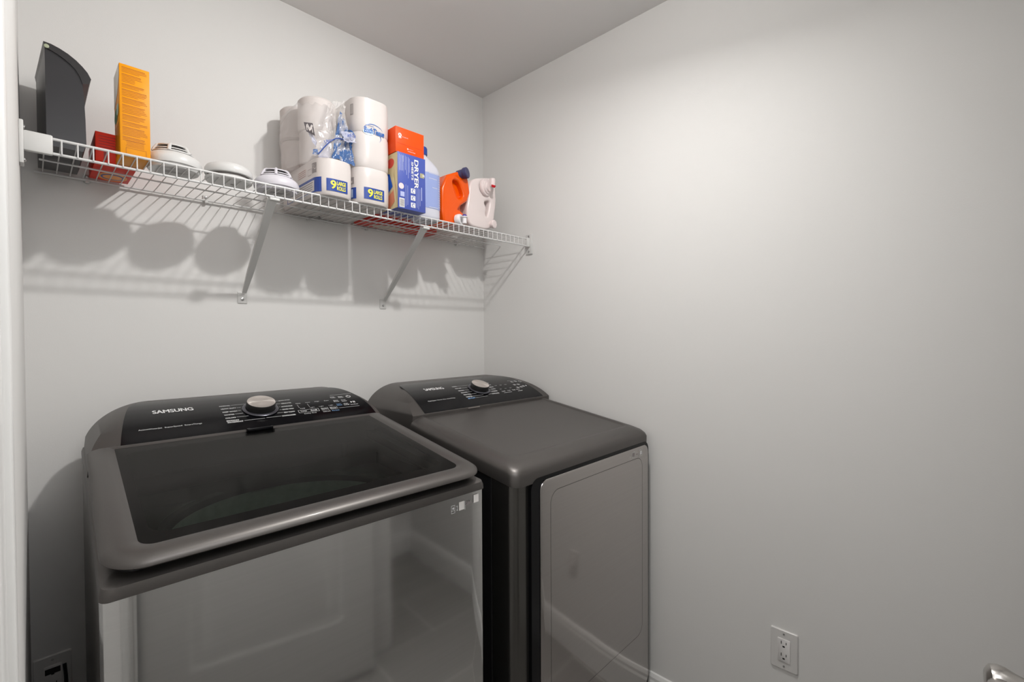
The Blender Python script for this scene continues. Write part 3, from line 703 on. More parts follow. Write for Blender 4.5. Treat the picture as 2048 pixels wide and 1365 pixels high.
# ------------------------------------------------------------------ detectors
DETW = mat('white_detector_plastic', (.64, .635, .625), .3)
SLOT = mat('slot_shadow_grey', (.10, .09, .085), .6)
def detector(cx, cy, R, label, m):
    t = thing('smoke_detector', (cx, cy, ZD), label, 'smoke detector', 'smoke detectors lying on the shelf')
    bm = NB(); lathe(bm, [(.001, 0), (R*.86, 0), (R*.9, .004), (R*.9, .009), (R*.98, .010), (R, .016), (R*.985, .024), (R*.93, .031), (R*.85, .036), (R*.72, .041), (R*.62, .0435)], (cx, cy, ZD), (0, 0, 1), 48, cap=False)
    link_mesh('housing', bm, m, t)
    bm = NB(); lathe(bm, [(R*.62, .0425), (R*.56, .052), (R*.44, .0575), (.001, .0585)], (cx, cy, ZD), (0, 0, 1), 40, cap=False); link_mesh('sensor_core', bm, SLOT, t)
    # cage: ribs and rings around the dark core
    bm = NB(); n = 40
    for (r, z, w, h) in ((R*.68, .0435, .006, .003), (R*.63, .0505, .003, .0024), (R*.50, .0605, .008, .003)):
        loft(bm, [[Vector((cx+q*math.cos(k*2*math.pi/n), cy+q*math.sin(k*2*math.pi/n), ZD+zz)) for k in range(n)] for q, zz in ((r-w/2, z-h/2), (r+w/2, z-h/2), (r+w/2-.001, z+h/2), (r-w/2, z+h/2), (r-w/2, z-h/2))], cap=False)
    lathe(bm, [(R*.53, .0600), (R*.48, .0628), (R*.3, .0655), (.001, .0665)], (cx, cy, ZD), (0, 0, 1), 40, cap=False)
    for k in range(6):
        a = k*math.pi/3-.9; ca, sa = math.cos(a), math.sin(a)
        pts = [(R*.70, .042), (R*.645, .0505), (R*.56, .0585), (R*.44, .063)]
        tube(bm, [(cx+ca*r, cy+sa*r, ZD+z) for r, z in pts], .0042, 8)
    link_mesh('vent_cage', bm, m, t)
    bm = NB(); lathe(bm, [(R*.6, -.0006), (.001, -.0006)], (cx, cy, ZD), (0, 0, 1), 32, cap=False)
    link_mesh('base_label', bm, mat('pale_grey_label', (.55, .54, .53), .5), t)
    bm = NB()
    for k in range(3): add_mapped(bm, rect2d(cx-.02, cx+.03-.008*k, cy-.01+k*.006, cy-.0085+k*.006), lambda a, b, c=0: Vector((a, b, ZD-.0012)))
    link_mesh('label_text', bm, DARKINK, t, smooth=False)
detector(.262, -.232, .0625, 'white dome smoke detector beside the orange box, vents on top', DETW)
PINKW = mat('cool_white_plastic', (.62, .60, .65), .35)
detector(.5135, -.232, .0615, 'white dome smoke detector beside the torn-open tissue pack', PINKW)
t = thing('smoke_detector', (.388, -.232, ZD), 'plain white round detector without vents, middle of the three', 'smoke detector', 'smoke detectors lying on the shelf')
cx, cy, R = .388, -.232, .0585
bm = NB(); lathe(bm, [(.001, 0), (R*.9, 0), (R*.97, .004), (R*.97, .009), (R*.86, .012), (R*.84, .019)], (cx, cy, ZD), (0, 0, 1), 48, cap=False); link_mesh('mounting_base', bm, DETW, t)
bm = NB(); lathe(bm, [(R*.84, .017), (R*.97, .018), (R, .022), (R*.98, .033), (R*.90, .041), (R*.72, .046), (.001, .049)], (cx, cy, ZD), (0, 0, 1), 48, cap=False); link_mesh('cover', bm, DETW, t)
bm = NB(); lathe(bm, [(R*.87, .0115), (R*.87, .0185)], (cx, cy, ZD), (0, 0, 1), 40, cap=False); link_mesh('gap_ring', bm, SLOT, t)
bm = NB()
for k in range(2): add_mapped(bm, rect2d(cx+.005, cx+.014, cy+k*.006, cy+k*.006+.003), lambda a, b, c=0: Vector((a, b, ZD-.0008)))
link_mesh('label_text', bm, DARKINK, t, smooth=False)

# ------------------------------------------------------------------ tissue packs
class Wrap:
    """vertical surface of a rounded-rectangle column; u runs along the front from the front-left corner, negative u goes back along the left side"""
    def __init__(s, x0, x1, yf, yb, r, z0, bulge=0):
        s.x0, s.x1, s.yf, s.yb, s.r, s.z0 = x0, x1, yf, yb, r, z0
        s.q = r*math.pi/2
    def P(s, u, v, off=.0006):
        x0, x1, yf, r, q = s.x0, s.x1, s.yf, s.r, s.q
        if u < 0: p, n = Vector((x0, yf+r-u, 0)), Vector((-1, 0, 0))
        elif u < q: a = u/r; p = Vector((x0+r-r*math.cos(a), yf+r-r*math.sin(a), 0)); n = Vector((-math.cos(a), -math.sin(a), 0))
        elif u < q+(x1-x0-2*r): p, n = Vector((x0+r+(u-q), yf, 0)), Vector((0, -1, 0))
        else: a = (u-q-(x1-x0-2*r))/r; p = Vector((x1-r+r*math.sin(a), yf+r-r*math.cos(a), 0)); n = Vector((math.sin(a), -math.cos(a), 0))
        return p+Vector((0, 0, s.z0+v))+n*off
    def map(s, off=.0008): return lambda u, v, c=0: s.P(u, v, off+c)
def dense(u0, u1, v0, v1, n=14): return rect2d(u0, u1, v0, v1, n, 2)
def column(bm, x0, x1, yf, yb, r, z0, z1, tiers, bul=.0012):
    H = (z1-z0)/tiers; rings = []
    for k in range(tiers):
        for f, e in ((0, .003), (.05, .0004), (.3, -bul*.3), (.7, -bul*.3), (.965, .0003), (1, .0016 if k < tiers-1 else .008)):
            z = z0+H*(k+f); rings.append([Vector((x, y, z)) for x, y in rrect(x0+e, x1-e, yf+e, yb-e, r, 8)])
    rings.append([Vector((x, y, z1+.002)) for x, y in rrect(x0+.03, x1-.03, yf+.03, yb-.03, r*.6, 8)])
    loft(bm, rings)
def roll(bm, x, y, z0, R, H, ax=(0, 0, 1)):
    lathe(bm, [(R*.32, H), (R*.90, H), (R, H*.94), (R, H*.06), (R*.9, 0), (R*.3, 0)], (x, y, z0), ax, 40, cap=True)
# right pack: three tiers tall, intact
tp = thing('toilet_paper_pack', (.767, -.17, ZD), 'tall unopened white bath tissue pack of stacked rolls beside the red-orange box', 'toilet paper', 'bath tissue packs on the shelf')
X0, X1, YF2, YB2, RR = .7190, .8480, -.330, -.012, .046
bm = NB(); column(bm, X0, X1, YF2, YB2, RR, ZD, ZD+.337, 3); link_mesh('wrapper', bm, TISSUE, tp)
wr = Wrap(X0, X1, YF2, YB2, RR, ZD)
def nine(wr, u0, z0, w, h, par):
    fnw = wr.map(.0014)
    bm = NB(); add_mapped(bm, dense(u0, u0+w, z0, z0+h), wr.map(.0009), 0)
    add_mapped(bm, shift(text2d('9', h*.70, .0008), u0+w*.17, z0+h*.18), fnw, 1)
    add_mapped(bm, shift(text2d('LARGE', h*.33, .0007, w*.44), u0+w*.46, z0+h*.53), fnw, 1)
    add_mapped(bm, shift(text2d('ROLLS', h*.33, .0007, w*.42), u0+w*.46, z0+h*.13), fnw, 1)
    return link_mesh('roll_count_label', bm, [NAVYL, YELLOW], par, smooth=False)
NAVYL = mat('royal_blue_label', (.016, .055, .28), .35)
nine(wr, .050, .012, .070, .037, tp)
bm = NB()                                        # brand mark "BathTissue" with blue swoosh
f1 = wr.map(.0011)
add_mapped(bm, shift(text2d('BathTissue', .019, .0007, .070, shear=.15), .052, .222), wr.map(.0014), 0)
def arc(cx, cy, rx, ry, a0, a1, w, n=20):
    vs = []
    for k in range(n+1):
        a = math.radians(a0+(a1-a0)*k/n); tpr = w*math.sin(math.pi*min(1, (k+.5)/n))
        vs += [Vector((cx+rx*math.cos(a), cy+ry*math.sin(a), 0)), Vector((cx+(rx-tpr)*math.cos(a), cy+(ry-tpr)*math.sin(a), 0))]
    return vs, [[2*k, 2*k+1, 2*k+3, 2*k+2] for k in range(n)]
add_mapped(bm, arc(.084, .228, .036, .026, 170, 20, .0022), f1, 0)
add_mapped(bm, arc(.070, .214, .040, .022, 60, -40, .0018), f1, 0)
add_mapped(bm, (ell(.066, .226, .017, .010), [list(range(N))]), wr.map(.0008), 1)
add_mapped(bm, dense(.060, .085, .2455, .2465, 4), f1, 0)
link_mesh('brand_lettering', bm, [mat('strong_blue_print', (.02, .12, .42), .4), mat('sky_print', (.60, .74, .88), .4)], tp, smooth=False)
bm = NB(); f2 = wr.map(.0009)
add_mapped(bm, dense(-.02, .026, .012, .047, 8), f2, 1); add_mapped(bm, dense(-.012, .014, .016, .042, 8), wr.map(.0012), 2)
add_mapped(bm, dense(-.02, .018, .058, .080, 8), f2, 3); add_mapped(bm, dense(-.010, .012, .062, .069, 8), wr.map(.0012), 4)
add_mapped(bm, dense(.004, .018, .278, .312, 6), f2, 3)
for k in range(5): add_mapped(bm, dense(.006+.0024*k, .0072+.0024*k, .280, .310, 1), wr.map(.0012), 4)
add_mapped(bm, shift(text2d('ue', .030, .0015, .036, shear=.15), -.022, .170), wr.map(.0014), 0)
add_mapped(bm, arc(-.01, .19, .038, .045, 150, 20, .006), f2, 0)
link_mesh('side_print', bm, [BLUEP, NAVYL, mat('pale_blue_print', (.45, .55, .75), .4), GREYINK, TISSUE], tp, smooth=False)
# left pack: opened; bottom tier wrapped, upper rolls bare behind torn film
tp2 = thing('toilet_paper_pack', (.64, -.17, ZD), 'torn-open bath tissue pack with crumpled clear plastic on top', 'toilet paper', 'bath tissue packs on the shelf')
bm = NB(); A0, A1 = .5990, .7150
column(bm, A0, A1, -.330, -.012, .045, ZD, ZD+.113, 1); link_mesh('wrapper', bm, TISSUE, tp2)
wl = Wrap(A0, A1, -.330, -.012, .045, ZD)
nine(wl, .048, .012, .066, .037, tp2)
bm = NB(); f2 = wl.map(.0009); f3 = wl.map(.0012)
add_mapped(bm, dense(-.20, .034, .008, .052, 30), f2, 0)
add_mapped(bm, dense(-.195, .008, .012, .044, 26), f3, 1)
for k in range(4): add_mapped(bm, dense(-.13+.0*k, .001-.004*(k % 2), .037-k*.0065, .0395-k*.0065+(.001 if k == 0 else 0), 20), wl.map(.0015), 2)
for k in range(4): add_mapped(bm, dense(-.11, -.05, .070+k*.006, .0712+k*.006, 10), f2, 3)
add_mapped(bm, dense(-.005, .018, .066, .096, 8), f2, 2)
add_mapped(bm, arc(.002, .086, .005, .006, 0, 300, .0022), f3, 1); add_mapped(bm, arc(.012, .082, .005, .006, 90, 400, .0022), f3, 1)
for q in ((-.035, -.010, .064, .0648), (-.035, -.010, .082, .0828), (-.035, -.0345, .064, .082), (-.0105, -.010, .064, .082)): add_mapped(bm, dense(*q, 3), f2, 2)
link_mesh('side_print', bm, [NAVYL, TISSUE, GREYINK, mat('rust_print', (.45, .2, .15), .5)], tp2, smooth=False)
for (x, y, k, R) in ((.648, -.072, 1, .060), (.641, -.075, 1.94, .057), (.656, -.195, 1, .057), (.655, -.188, 1.92, .057)):
    bm = NB(); roll(bm, x, y, ZD+.114*k-.002, R, .110); link_mesh('toilet_roll', bm, TISSUE2, tp2)
# underside print of both packs
bm = NB(); fu = lambda a, b, c=0: Vector((a, b, ZD+.0048))
# printed black emblem on the upper roll
fr = lambda cx, cy, R, z0, off: (lambda a, b, c=0: Vector((cx+(R+off)*math.sin(a/R), cy-(R+off)*math.cos(a/R), z0+b)))
ec = at(619, 257, -.300); f = frame_fn((ec.x+.012, -.300, ec.z), (1, .25, 0), (0, 0, 1), .0); f_ = frame_fn((ec.x+.012, -.300, ec.z), (1, .25, 0), (0, 0, 1), .0006)
bm = NB()
def qd(pts, n=8):
    a, b, c, d = [Vector((*p, 0)) for p in pts]
    vs = [a.lerp(b, i/n).lerp(d.lerp(c, i/n), j/n) for j in range(n+1) for i in range(n+1)]
    return vs, [[j*(n+1)+i, j*(n+1)+i+1, (j+1)*(n+1)+i+1, (j+1)*(n+1)+i] for j in range(n) for i in range(n)]
cu = -.012
add_mapped(bm, qd([(cu-.013, -.014), (cu+.017, -.017), (cu+.009, .018), (cu-.021, .010)]), f, 0)
for (a, b, w) in (((cu-.013, .006), (cu-.001, -.009), .0012), ((cu-.010, .009), (cu+.002, -.006), .0012), ((cu+.001, -.006), (cu+.008, .011), .0012), ((cu-.002, -.006), (cu+.005, .012), .0012), ((cu-.010, -.010), (cu-.013, .002), .0010), ((cu+.009, -.010), (cu+.006, .004), .0010)):
    a, b = Vector(a), Vector(b); n_ = Vector((-(b-a).y, (b-a).x)).normalized()*w
    add_mapped(bm, qd([tuple(a-n_), tuple(a+n_), tuple(b+n_), tuple(b-n_)], 4), f_, 1)
link_mesh('black_emblem', bm, [DARKINK, TISSUE2], tp2, smooth=False)
# crumpled film over the opened pack
def film(name, x_of, nu, nv, depth, m, amp, seed, par):
    bm = NB(); g = []
    for j in range(nv+1):
        row = []
        for i in range(nu+1):
            u, v = i/nu, j/nv; x, z = x_of(u, v)
            q = Vector((u*5+seed, v*5, seed)); r1 = noise.noise(q); r2 = abs(noise.noise(q*2.3))
            y = depth(u, v)+amp*(r1*1.4-r2*1.6)
            row.append(bm.verts.new((x+amp*.35*noise.noise(q+Vector((9, 3, 1))), y, z+amp*.35*noise.noise(q+Vector((2, 7, 5))))))
        g.append(row)
    for a, b in zip(g, g[1:]):
        for i in range(nu): bm.faces.new((a[i], a[i+1], b[i+1], b[i]))
    return link_mesh(name, bm, m, par, angle=180)
def bil(P):      # four corners bl, br, tr, tl in (x, z)
    return lambda u, v: ((P[0][0]*(1-u)+P[1][0]*u)*(1-v)+(P[3][0]*(1-u)+P[2][0]*u)*v, (P[0][1]*(1-u)+P[1][1]*u)*(1-v)+(P[3][1]*(1-u)+P[2][1]*u)*v)
z1 = ZD+.112
# clear bag hanging around the rolls
def bag(u, v):
    a = math.radians(-205+u*250); R = .066+.012*v*(1-v)*3+.006*noise.noise(Vector((u*6, v*4, 3)))
    return a, R
bm = NB(); g = []; nu, nv = 64, 34
for j in range(nv+1):
    row = []
    for i in range(nu+1):
        u, v = i/nu, j/nv; a = u*2*math.pi
        ex = .068+.006*math.sin(v*3.1); ey = .128
        n1 = noise.noise(Vector((math.cos(a)*2, math.sin(a)*2, v*3+5)))*.009+abs(noise.noise(Vector((math.cos(a)*6, math.sin(a)*6, v*7))))*.007
        top = .222-.03*(math.sin(a)*.5+.5)+.018*noise.noise(Vector((math.cos(a)*3, math.sin(a)*3, 1)))
        k = 1-.35*max(0, v-.82)/.18
        row.append(bm.verts.new((min(.7165, .646+(ex+n1)*k*math.cos(a)), -.138+(ey+n1)*k*math.sin(a)*.93, z1-.004+v*top)))
    g.append(row)
for a_, b_ in zip(g, g[1:]):
    for i in range(nu): bm.faces.new((a_[i], a_[i+1], b_[i+1], b_[i]))
link_mesh('clear_film', bm, FILM, tp2, angle=180)
film('printed_film', bil([(.640, z1+.004), (.716, z1-.004), (.714, z1+.125), (.688, z1+.172)]), 26, 26, lambda u, v: -.318+.04*v, FILMB, .008, 3.1, tp2)
film('printed_film', bil([(.604, z1-.002), (.660, z1+.002), (.662, z1+.070), (.628, z1+.055)]), 20, 20, lambda u, v: -.306+.03*v, FILML, .006, 8.4, tp2)
film('printed_film', bil([(.680, z1+.06), (.717, z1+.066), (.715, z1+.104), (.676, z1+.098)]), 14, 14, lambda u, v: -.326+.02*v, FILML, .005, 5.4, tp2)
film('printed_film', bil([(.588, z1+.002), (.606, z1+.006), (.604, z1+.022), (.591, z1+.018)]), 8, 8, lambda u, v: -.308, FILMB, .003, 1.4, tp2)
film('printed_film', bil([(.582, z1+.070), (.604, z1+.032), (.608, z1+.047), (.588, z1+.085)]), 10, 10, lambda u, v: -.292, FILML, .003, 2.2, tp2)
film('loose_film', bil([(.590, z1+.0), (.705, z1+.0), (.707, z1+.212), (.660, z1+.195)]), 34, 34, lambda u, v: -.316+.05*v, FILM, .014, 6.1, tp2)
bm = NB(); pts = [(.602+.080*t, -.317+.0*t, z1+.004+.066*math.sin(t*1.75)) for t in [k/16 for k in range(17)]]
tube(bm, pts, .0016, 6); link_mesh('film_edge', bm, NAVYL, tp2)
bm = NB(); ft = frame_fn((.622, -.3195, z1+.040), (math.cos(.55), 0, math.sin(.55)), (-math.sin(.55), 0, math.cos(.55)), 0)
add_mapped(bm, text2d('Ultra', .009, .0004, .028, shear=.1), ft)
f4 = frame_fn((.684, -.336, z1+.074), (1, 0, .12), (0, 0, 1), 0); add_mapped(bm, text2d('athTis', .012, .0006, .028, shear=.15), f4)
link_mesh('film_lettering', bm, NAVY, tp2, smooth=False)

# ------------------------------------------------------------------ flat red and cream package lying at the back of the deck
fp = thing('flat_package', (1.0, -.10, ZD), 'flat red and cream package lying behind the boxes and bottles', 'package')
bm = NB(); loft(bm, [[Vector((x, y, ZD+z)) for x, y in rrect(.86+i, 1.20-i, -.10+i, -.02-i, .01, 4)] for i, z in ((.004, 0), (0, .006), (0, .03), (.004, .036))])
link_mesh('wrapper', bm, mat('dark_red_wrapper', (.62, .03, .012), .4), fp)
bm = NB(); pts = [(.90+.17*t, -.060+.036*math.sin(math.pi*t)*s) for s, rng in ((1, range(0, 17)), (-1, range(16, -1, -1))) for t in [k/16 for k in rng]]
vs = []; 
for k in range(17): vs.append(Vector((.905+.17*k/16, -.06+.034*math.sin(math.pi*k/16), 0)))
for k in range(15, 0, -1): vs.append(Vector((.905+.17*k/16, -.06-.034*math.sin(math.pi*k/16), 0)))
add_mapped(bm, (vs, [list(range(len(vs)))]), lambda a, b, c=0: Vector((a, b, ZD-.0007))); link_mesh('cream_panel', bm, mat('cream_print', (.66, .55, .46), .5), fp, smooth=False)

# ------------------------------------------------------------------ dryer sheet box
DBX0, DBX1, DBY0, DBY1, DBZ0, DBZ1 = .8530, .9630, -.348, -.245, ZD, 1.965
sb = thing('dryer_sheet_box', (.91, -.29, DBZ0), 'blue dryer sheets carton with a cream and red side, set on end', 'box')
BOXB = mat('indigo_carton', (.055, .085, .36), .4)
bm = NB(); box(bm, DBX0, DBX1, DBY0, DBY1, DBZ0, DBZ1, .0008); link_mesh('carton', bm, BOXB, sb)
f5 = frame_fn((0, DBY0, 0), (1, 0, 0), (0, 0, 1), .0006)
W5, H5 = DBX1-DBX0, DBZ1-DBZ0
# rotated text: reads downwards
fv = lambda a, b, c=0: Vector((DBX0+b, DBY0-.0012-c, DBZ1-a))
it = [T('DRYER', .012, .064, .0165, wd=.098, bo=.0010), T('SHEETS', .022, .052, .0085, wd=.062, bo=.0006), T('Unscented', .010, .020, .002, wd=.02)]
lettering('box_lettering', sb, [INK], it, fv)
bm = NB(); fq = f5
for (x, z0, z1_) in [(.006, .125, .178), (.011, .125, .176), (.015, .125, .178), (.019, .126, .176), (.028, .13, .178), (.033, .115, .176), (.040, .105, .176), (.044, .125, .172), (.030, .010, .082), (.037, .015, .080), (.074, .012, .082), (.080, .008, .080), (.086, .020, .078)]:
    add_mapped(bm, rect2d(DBX0+x, DBX0+x+.0013, DBZ0+z0, DBZ0+z1_), fq, 1)
add_mapped(bm, rect2d(DBX0+.005, DBX0+.0055, DBZ0+.12, DBZ0+.181), fq, 1); add_mapped(bm, rect2d(DBX0+.022, DBX0+.0225, DBZ0+.12, DBZ0+.181), fq, 1)
add_mapped(bm, rect2d(DBX0+.092, DBX0+.095, DBZ0+.040, DBZ0+.085), fq, 1)
for k in range(3):
    z = DBZ0+.066-k*.024
    add_mapped(bm, rect2d(DBX0+.050, DBX0+.068, z-.008, z+.008), fq, 0); 
    add_mapped(bm, arc(DBX0+.060, z, .006, .006, 0, 330, .0025), frame_fn((0, DBY0, 0), (1, 0, 0), (0, 0, 1), .0012), 3)
add_mapped(bm, rect2d(DBX0+.005, DBX0+.025, DBZ0+.004, DBZ0+.034), fq, 0)
for k in range(7): add_mapped(bm, rect2d(DBX0+.007, DBX0+.023, DBZ0+.007+k*.0036, DBZ0+.009+k*.0036), frame_fn((0, DBY0, 0), (1, 0, 0), (0, 0, 1), .0012), 2)
add_mapped(bm, rect2d(DBX0+.009, DBX0+.025, DBZ0+.040, DBZ0+.056), fq, 1)
add_mapped(bm, ([Vector((DBX0+.013+.010*math.cos(a/10), DBZ0+.074+.010*math.sin(a/10), 0)) for a in range(0, 63, 3)], [list(range(21))]), fq, 4)
add_mapped(bm, rect2d(DBX0+.088, DBX0+.104, DBZ0+.118, DBZ0+.134), fq, 5); add_mapped(bm, shift(text2d('M', .008, .0008), DBX0+.098, DBZ0+.122), frame_fn((0, DBY0, 0), (1, 0, 0), (0, 0, 1), .0012), 0)
link_mesh('box_print', bm, [INK, mat('lavender_print', (.40, .44, .68), .4), GREYINK, BOXB, mat('blush_print', (.72, .60, .62), .4), mat('olive_print', (.35, .33, .2), .5)], sb, smooth=False)
fs_ = frame_fn((DBX0, 0, 0), (0, -1, 0), (0, 0, 1), .0006)
bm = NB()
add_mapped(bm, rect2d(-DBY1, -DBY0-.001, DBZ0+.001, DBZ1-.001), fs_, 0)
add_mapped(bm, (ell(.305, DBZ0+.155, .022, .016), [list(range(N))]), lambda a, b, c=0: fs_(a, b, .0004), 1)
add_mapped(bm, ([Vector((p[0], DBZ0+p[1], 0)) for p in ((.245, .03), (.318, .075), (.300, .120), (.245, .13))], [[0, 1, 2, 3]]), lambda a, b, c=0: fs_(a, b, .0008), 2)
add_mapped(bm, ([Vector((p[0], DBZ0+p[1], 0)) for p in ((.30, .004), (.34, .03), (.335, .08), (.318, .06), (.245, .025), (.245, .004))], [[0, 1, 2, 3, 4, 5]]), lambda a, b, c=0: fs_(a, b, .0010), 3)
add_mapped(bm, ([Vector((p[0], DBZ0+p[1], 0)) for p in ((.335, .006), (.346, .006), (.330, .10), (.324, .12), (.318, .09))], [[0, 1, 2, 3, 4]]), lambda a, b, c=0: fs_(a, b, .0013), 0)
link_mesh('side_print', bm, [mat('cream_carton', (.74, .62, .36), .4), mat('coral_red_print', (.72, .08, .05), .4), mat('vivid_blue_print', (.01, .12, .62), .4), mat('salmon_print', (.72, .25, .14), .4)], sb, smooth=False)

# ------------------------------------------------------------------ red-orange box on top of it
rx = thing('orange_red_box', (.90, -.30, DBZ1), 'plain red-orange carton lying on top of the blue dryer sheets box', 'box')
RO = mat('red_orange_carton', (.80, .072, .005), .42, spec=.25)
RX0, RX1, RY0, RY1, RZ0, RZ1 = .8500, .9620, -.342, -.270, DBZ1+.0005, 2.050
bm = NB(); box(bm, RX0, RX1, RY0, RY1, RZ0, RZ1, .0008); link_mesh('carton', bm, RO, rx)
f6 = frame_fn((RX0, RY0, RZ0), (1, 0, 0), (0, 0, 1), .0006)
lettering('box_print', rx, [INK, mat('dark_orange_crease', (.45, .05, .01), .5)], [('#rect', .003, .113, .030, .0306, 1), ('#rect', .003, .0036, .030, .060, 1),
    ('#ring', .016, .058, .0035, .0065, 0), ('#rect', .010, .022, .050, .0515, 0), ('#rect', .011, .021, .0475, .0490, 0), ('#ring', .016, .058, 0, .0015, 0), T('household', .025, .053, .0030, wd=.022),
    ('#ring', .046, .019, 0, .0024, 0), T('laundry care', .050, .0175, .0026, wd=.018), T('unscented sheets', .046, .0105, .0034, wd=.030)], f6)

# ------------------------------------------------------------------ white spray refill bottle
wb = thing('white_bottle', (1.036, -.245, ZD), 'white plastic bottle with pale blue label and blue cap behind the blue box', 'bottle')
BW = mat('white_bottle_plastic', (.60, .60, .67), .3, coat=.2)
def ov(cx, cy, rx, ry, z, n=40, p=2.6):
    out = []
    for k in range(n):
        a = k*2*math.pi/n; c, s = math.cos(a), math.sin(a)
        out.append(Vector((cx+rx*math.copysign(abs(c)**(2/p), c), cy+ry*math.copysign(abs(s)**(2/p), s), z)))
    return out
bm = NB()
loft(bm, [ov(1.036, -.243, a*.053, a*.045, ZD+z) for a, z in ((.85, 0), (.96, .006), (1, .016), (1, .180))]+[ov(1.036-d, -.243, rx, ry, ZD+z) for d, rx, ry, z in ((.001, .052, .044, .188), (.003, .048, .040, .200), (.008, .038, .034, .214), (.014, .026, .026, .228), (.017, .019, .019, .238), (.017, .017, .017, .252))])
link_mesh('bottle_body', bm, BW, wb)
bm = NB(); loft(bm, [ov(1.036, -.243, .0538, .0458, ZD+z) for z in (.042, .172)], cap=False); lb = link_mesh('label', bm, mat('periwinkle_label', (.30, .37, .66), .35), wb)
bm = NB()
for k in range(14):
    for (a0, a1) in ((-60, -25),):
        n = 8; vs = []
        for i in range(n+1):
            a = math.radians(a0+(a1-a0)*i/n); c, s = math.cos(a), math.sin(a)
            for dz in (0, .0022): vs.append(Vector((1.036+.0543*math.copysign(abs(c)**(2/2.6), c), -.243+.0463*math.copysign(abs(s)**(2/2.6), s), ZD+.052+k*.0085+dz)))
        add_mapped(bm, (vs, [[2*i, 2*i+2, 2*i+3, 2*i+1] for i in range(n)]), lambda a, b, c=0: None) if False else None
        nvs = [bm.verts.new(v) for v in vs]
        for i in range(n): bm.faces.new((nvs[2*i], nvs[2*i+2], nvs[2*i+3], nvs[2*i+1]))
for zz, a0, a1 in ((.150, -100, -72), (.118, -90, -70), (.045, -100, -66), (.169, -100, -62)):
    n = 8; vs = []
    for i in range(n+1):
        a = math.radians(a0+(a1-a0)*i/n); c, s = math.cos(a), math.sin(a)
        for dz in (0, .0015): vs.append(bm.verts.new((1.036+.0543*math.copysign(abs(c)**(2/2.6), c), -.243+.0463*math.copysign(abs(s)**(2/2.6), s), ZD+zz+dz)))
    for i in range(n): bm.faces.new((vs[2*i], vs[2*i+2], vs[2*i+3], vs[2*i+1]))
link_mesh('label_print', bm, INK, lb, smooth=False)
bm = NB(); lathe(bm, [(.021, .2425), (.0225, .246), (.0225, .268), (.020, .272), (.001, .272)], (1.020, -.243, ZD), (0, 0, 1), 28, cap=False); link_mesh('cap', bm, NAVYL, wb)

# ------------------------------------------------------------------ jugs
def px_loop(pts, y): return [(at(a, b, y).x, at(a, b, y).z) for a, b in pts]
def jug(name, label, Y, dep, body_px, front_px, holes_px, m, zmin, sm=2):
    t = thing(name, (0, 0, 0), label, 'detergent jug')
    fix = lambda lp: [(x, max(z, zmin)) for x, z in lp]
    lb_ = fix(smooth_loop(px_loop(body_px, Y), sm)); lf = fix(smooth_loop(px_loop(front_px, Y), sm)); hs = [smooth_loop(px_loop(h_, Y), 2) for h_ in holes_px]
    cx = sum(p[0] for p in lb_)/len(lb_); t.location = (cx, Y+dep/2, zmin)
    bm = NB()
    add_mapped(bm, outline([lb_], dep/2-.014, .012, 4), lambda a, b, c=0: Vector((a, Y+.022+dep/2+c, b)))
    add_mapped(bm, outline([lf]+hs, .011, .009, 4), lambda a, b, c=0: Vector((a, Y+.020+c, b)))
    bmesh.ops.remove_doubles(bm, verts=bm.verts, dist=1e-5)
    link_mesh('jug_body', bm, m, t, angle=50)
    return t
TORG = mat('orange_jug_plastic', (.80, .09, .0), .25, coat=.25, spec=.3)
Y1 = -.264
oj = jug('detergent_jug', 'orange laundry detergent jug with a navy cap lying on its side', Y1, .14,
    [(884, 352), (925, 341), (938, 352), (942, 398), (936, 405), (930, 410), (931, 424), (922, 449), (900, 447), (884, 443)],
    [(884, 352), (926, 340), (936, 350), (942, 398), (914, 417), (925, 424), (930, 432), (918, 450), (900, 447), (884, 443)],
    [[(905, 358), (918, 362), (926, 384), (927, 394), (917, 400), (909, 380)]], TORG, ZD, 1)
c = at(929, 347, Y1-.01); ax = Vector((.45, -.88, .12)).normalized()
bm = NB(); lathe(bm, [(.016, -.03), (.0175, -.006), (.0205, -.003), (.0215, .0), (.0215, .012), (.019, .0145), (.001, .0145)], c, ax, 32, cap=False); link_mesh('cap', bm, mat('navy_cap_plastic', (.045, .045, .12), .5), oj)
c = at(919, 440, Y1-.008)
bm = NB(); lathe(bm, [(.001, -.012), (.021, -.012), (.0225, -.004), (.0225, .004), (.019, .010), (.013, .011), (.012, .006), (.001, .006)], c, (.35, -1, 0), 32, cap=False); tap = link_mesh('tap_collar', bm, mat('white_tap_plastic', (.78, .76, .77), .3), oj)
bm = NB(); q = at(929, 441, Y1-.03); lathe(bm, [(.001, -.012), (.0085, -.012), (.0085, .010), (.013, .011), (.013, .0145), (.001, .0145)], q, (0, 0, 1), 24, cap=False); link_mesh('spout', bm, bpy.data.materials['white_tap_plastic'], oj)
bm = NB(); lathe(bm, [(.009, .0145), (.009, .019), (.006, .0225), (.001, .0235)], q, (0, 0, 1), 24, cap=False); link_mesh('tap_button', bm, mat('indigo_button', (.06, .04, .28), .4), oj)
PNK = mat('blush_white_jug_plastic', (.77, .68, .665), .35, coat=.2)
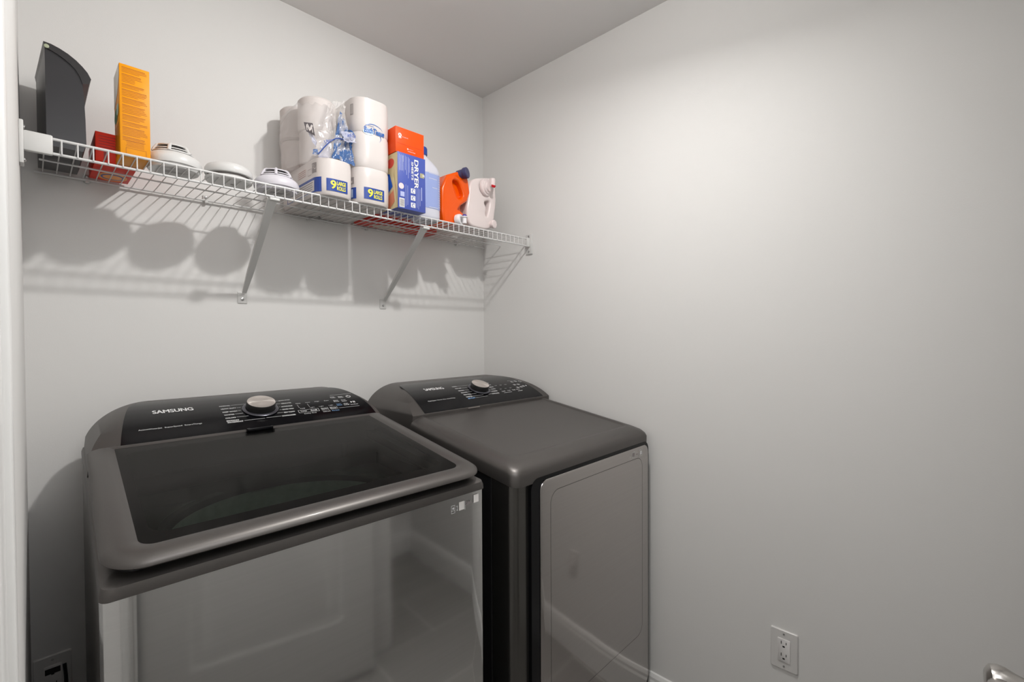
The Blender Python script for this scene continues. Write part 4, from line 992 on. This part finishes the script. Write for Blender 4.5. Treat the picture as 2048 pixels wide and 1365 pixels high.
Y2 = -.242
pj = jug('detergent_jug', 'pale pinkish white detergent jug with a red-tipped tap nearest the corner', Y2, .13,
    [(940, 357), (985, 357), (990, 366), (988, 390), (978, 400), (977, 430), (983, 452), (976, 460), (955, 456), (938, 450), (933, 420), (938, 396)],
    [(940, 357), (975, 355), (990, 357), (992, 385), (993, 405), (990, 430), (987, 452), (976, 460), (955, 456), (938, 450), (933, 420), (938, 396)],
    [[(968, 403), (980, 401), (980, 410), (975, 436), (971, 428), (974, 416)]], PNK, ZD)
c = at(973, 375, Y2-.008); pw_ = mat('pink_white_cap', (.80, .70, .69), .35)
bm = NB(); lathe(bm, [(.034, -.012), (.036, -.002), (.034, .002), (.027, .003), (.026, .008), (.020, .009), (.018, .016), (.001, .016)], c, (.25, -1, 0), 36, cap=False); link_mesh('tap_collar', bm, pw_, pj)
c = at(985, 366, Y2-.03)
bm = NB(); lathe(bm, [(.001, -.014), (.010, -.014), (.012, .004), (.012, .016), (.009, .018), (.001, .018)], c, (0, 0, 1), 24, cap=False); link_mesh('spout', bm, pw_, pj)
bm = NB(); lathe(bm, [(.001, -.007), (.007, -.006), (.0095, -.001), (.0095, .003), (.001, .004)], at(987, 372, Y2-.046), (0, -.4, 1), 24, cap=False); link_mesh('tap_button', bm, mat('red_button', (.6, .01, .02), .35), pj)
c = at(985, 449, Y2-.006)
bm = NB(); lathe(bm, [(.013, -.03), (.014, -.004), (.0165, -.002), (.0175, .0), (.0175, .010), (.015, .012), (.001, .012)], c, (.25, -1, 0), 32, cap=False); link_mesh('cap', bm, pw_, pj)

# tilted lamp head with its luminous lens
BULB = mat('lit_lamp_lens', (1, .95, .88), .3, emit=4)
bm = NB(); lathe(bm, [(.030, -.028), (.046, -.012), (.050, -.0015), (.046, -.001)], LAMP, AIM, 32, cap=False); link_mesh('lamp_head', bm, BRKT, lt)
bm = NB(); lathe(bm, [(.046, -.0015), (.001, -.0015)], LAMP, AIM, 32, cap=False)
link_mesh('lens', bm, BULB, lt)
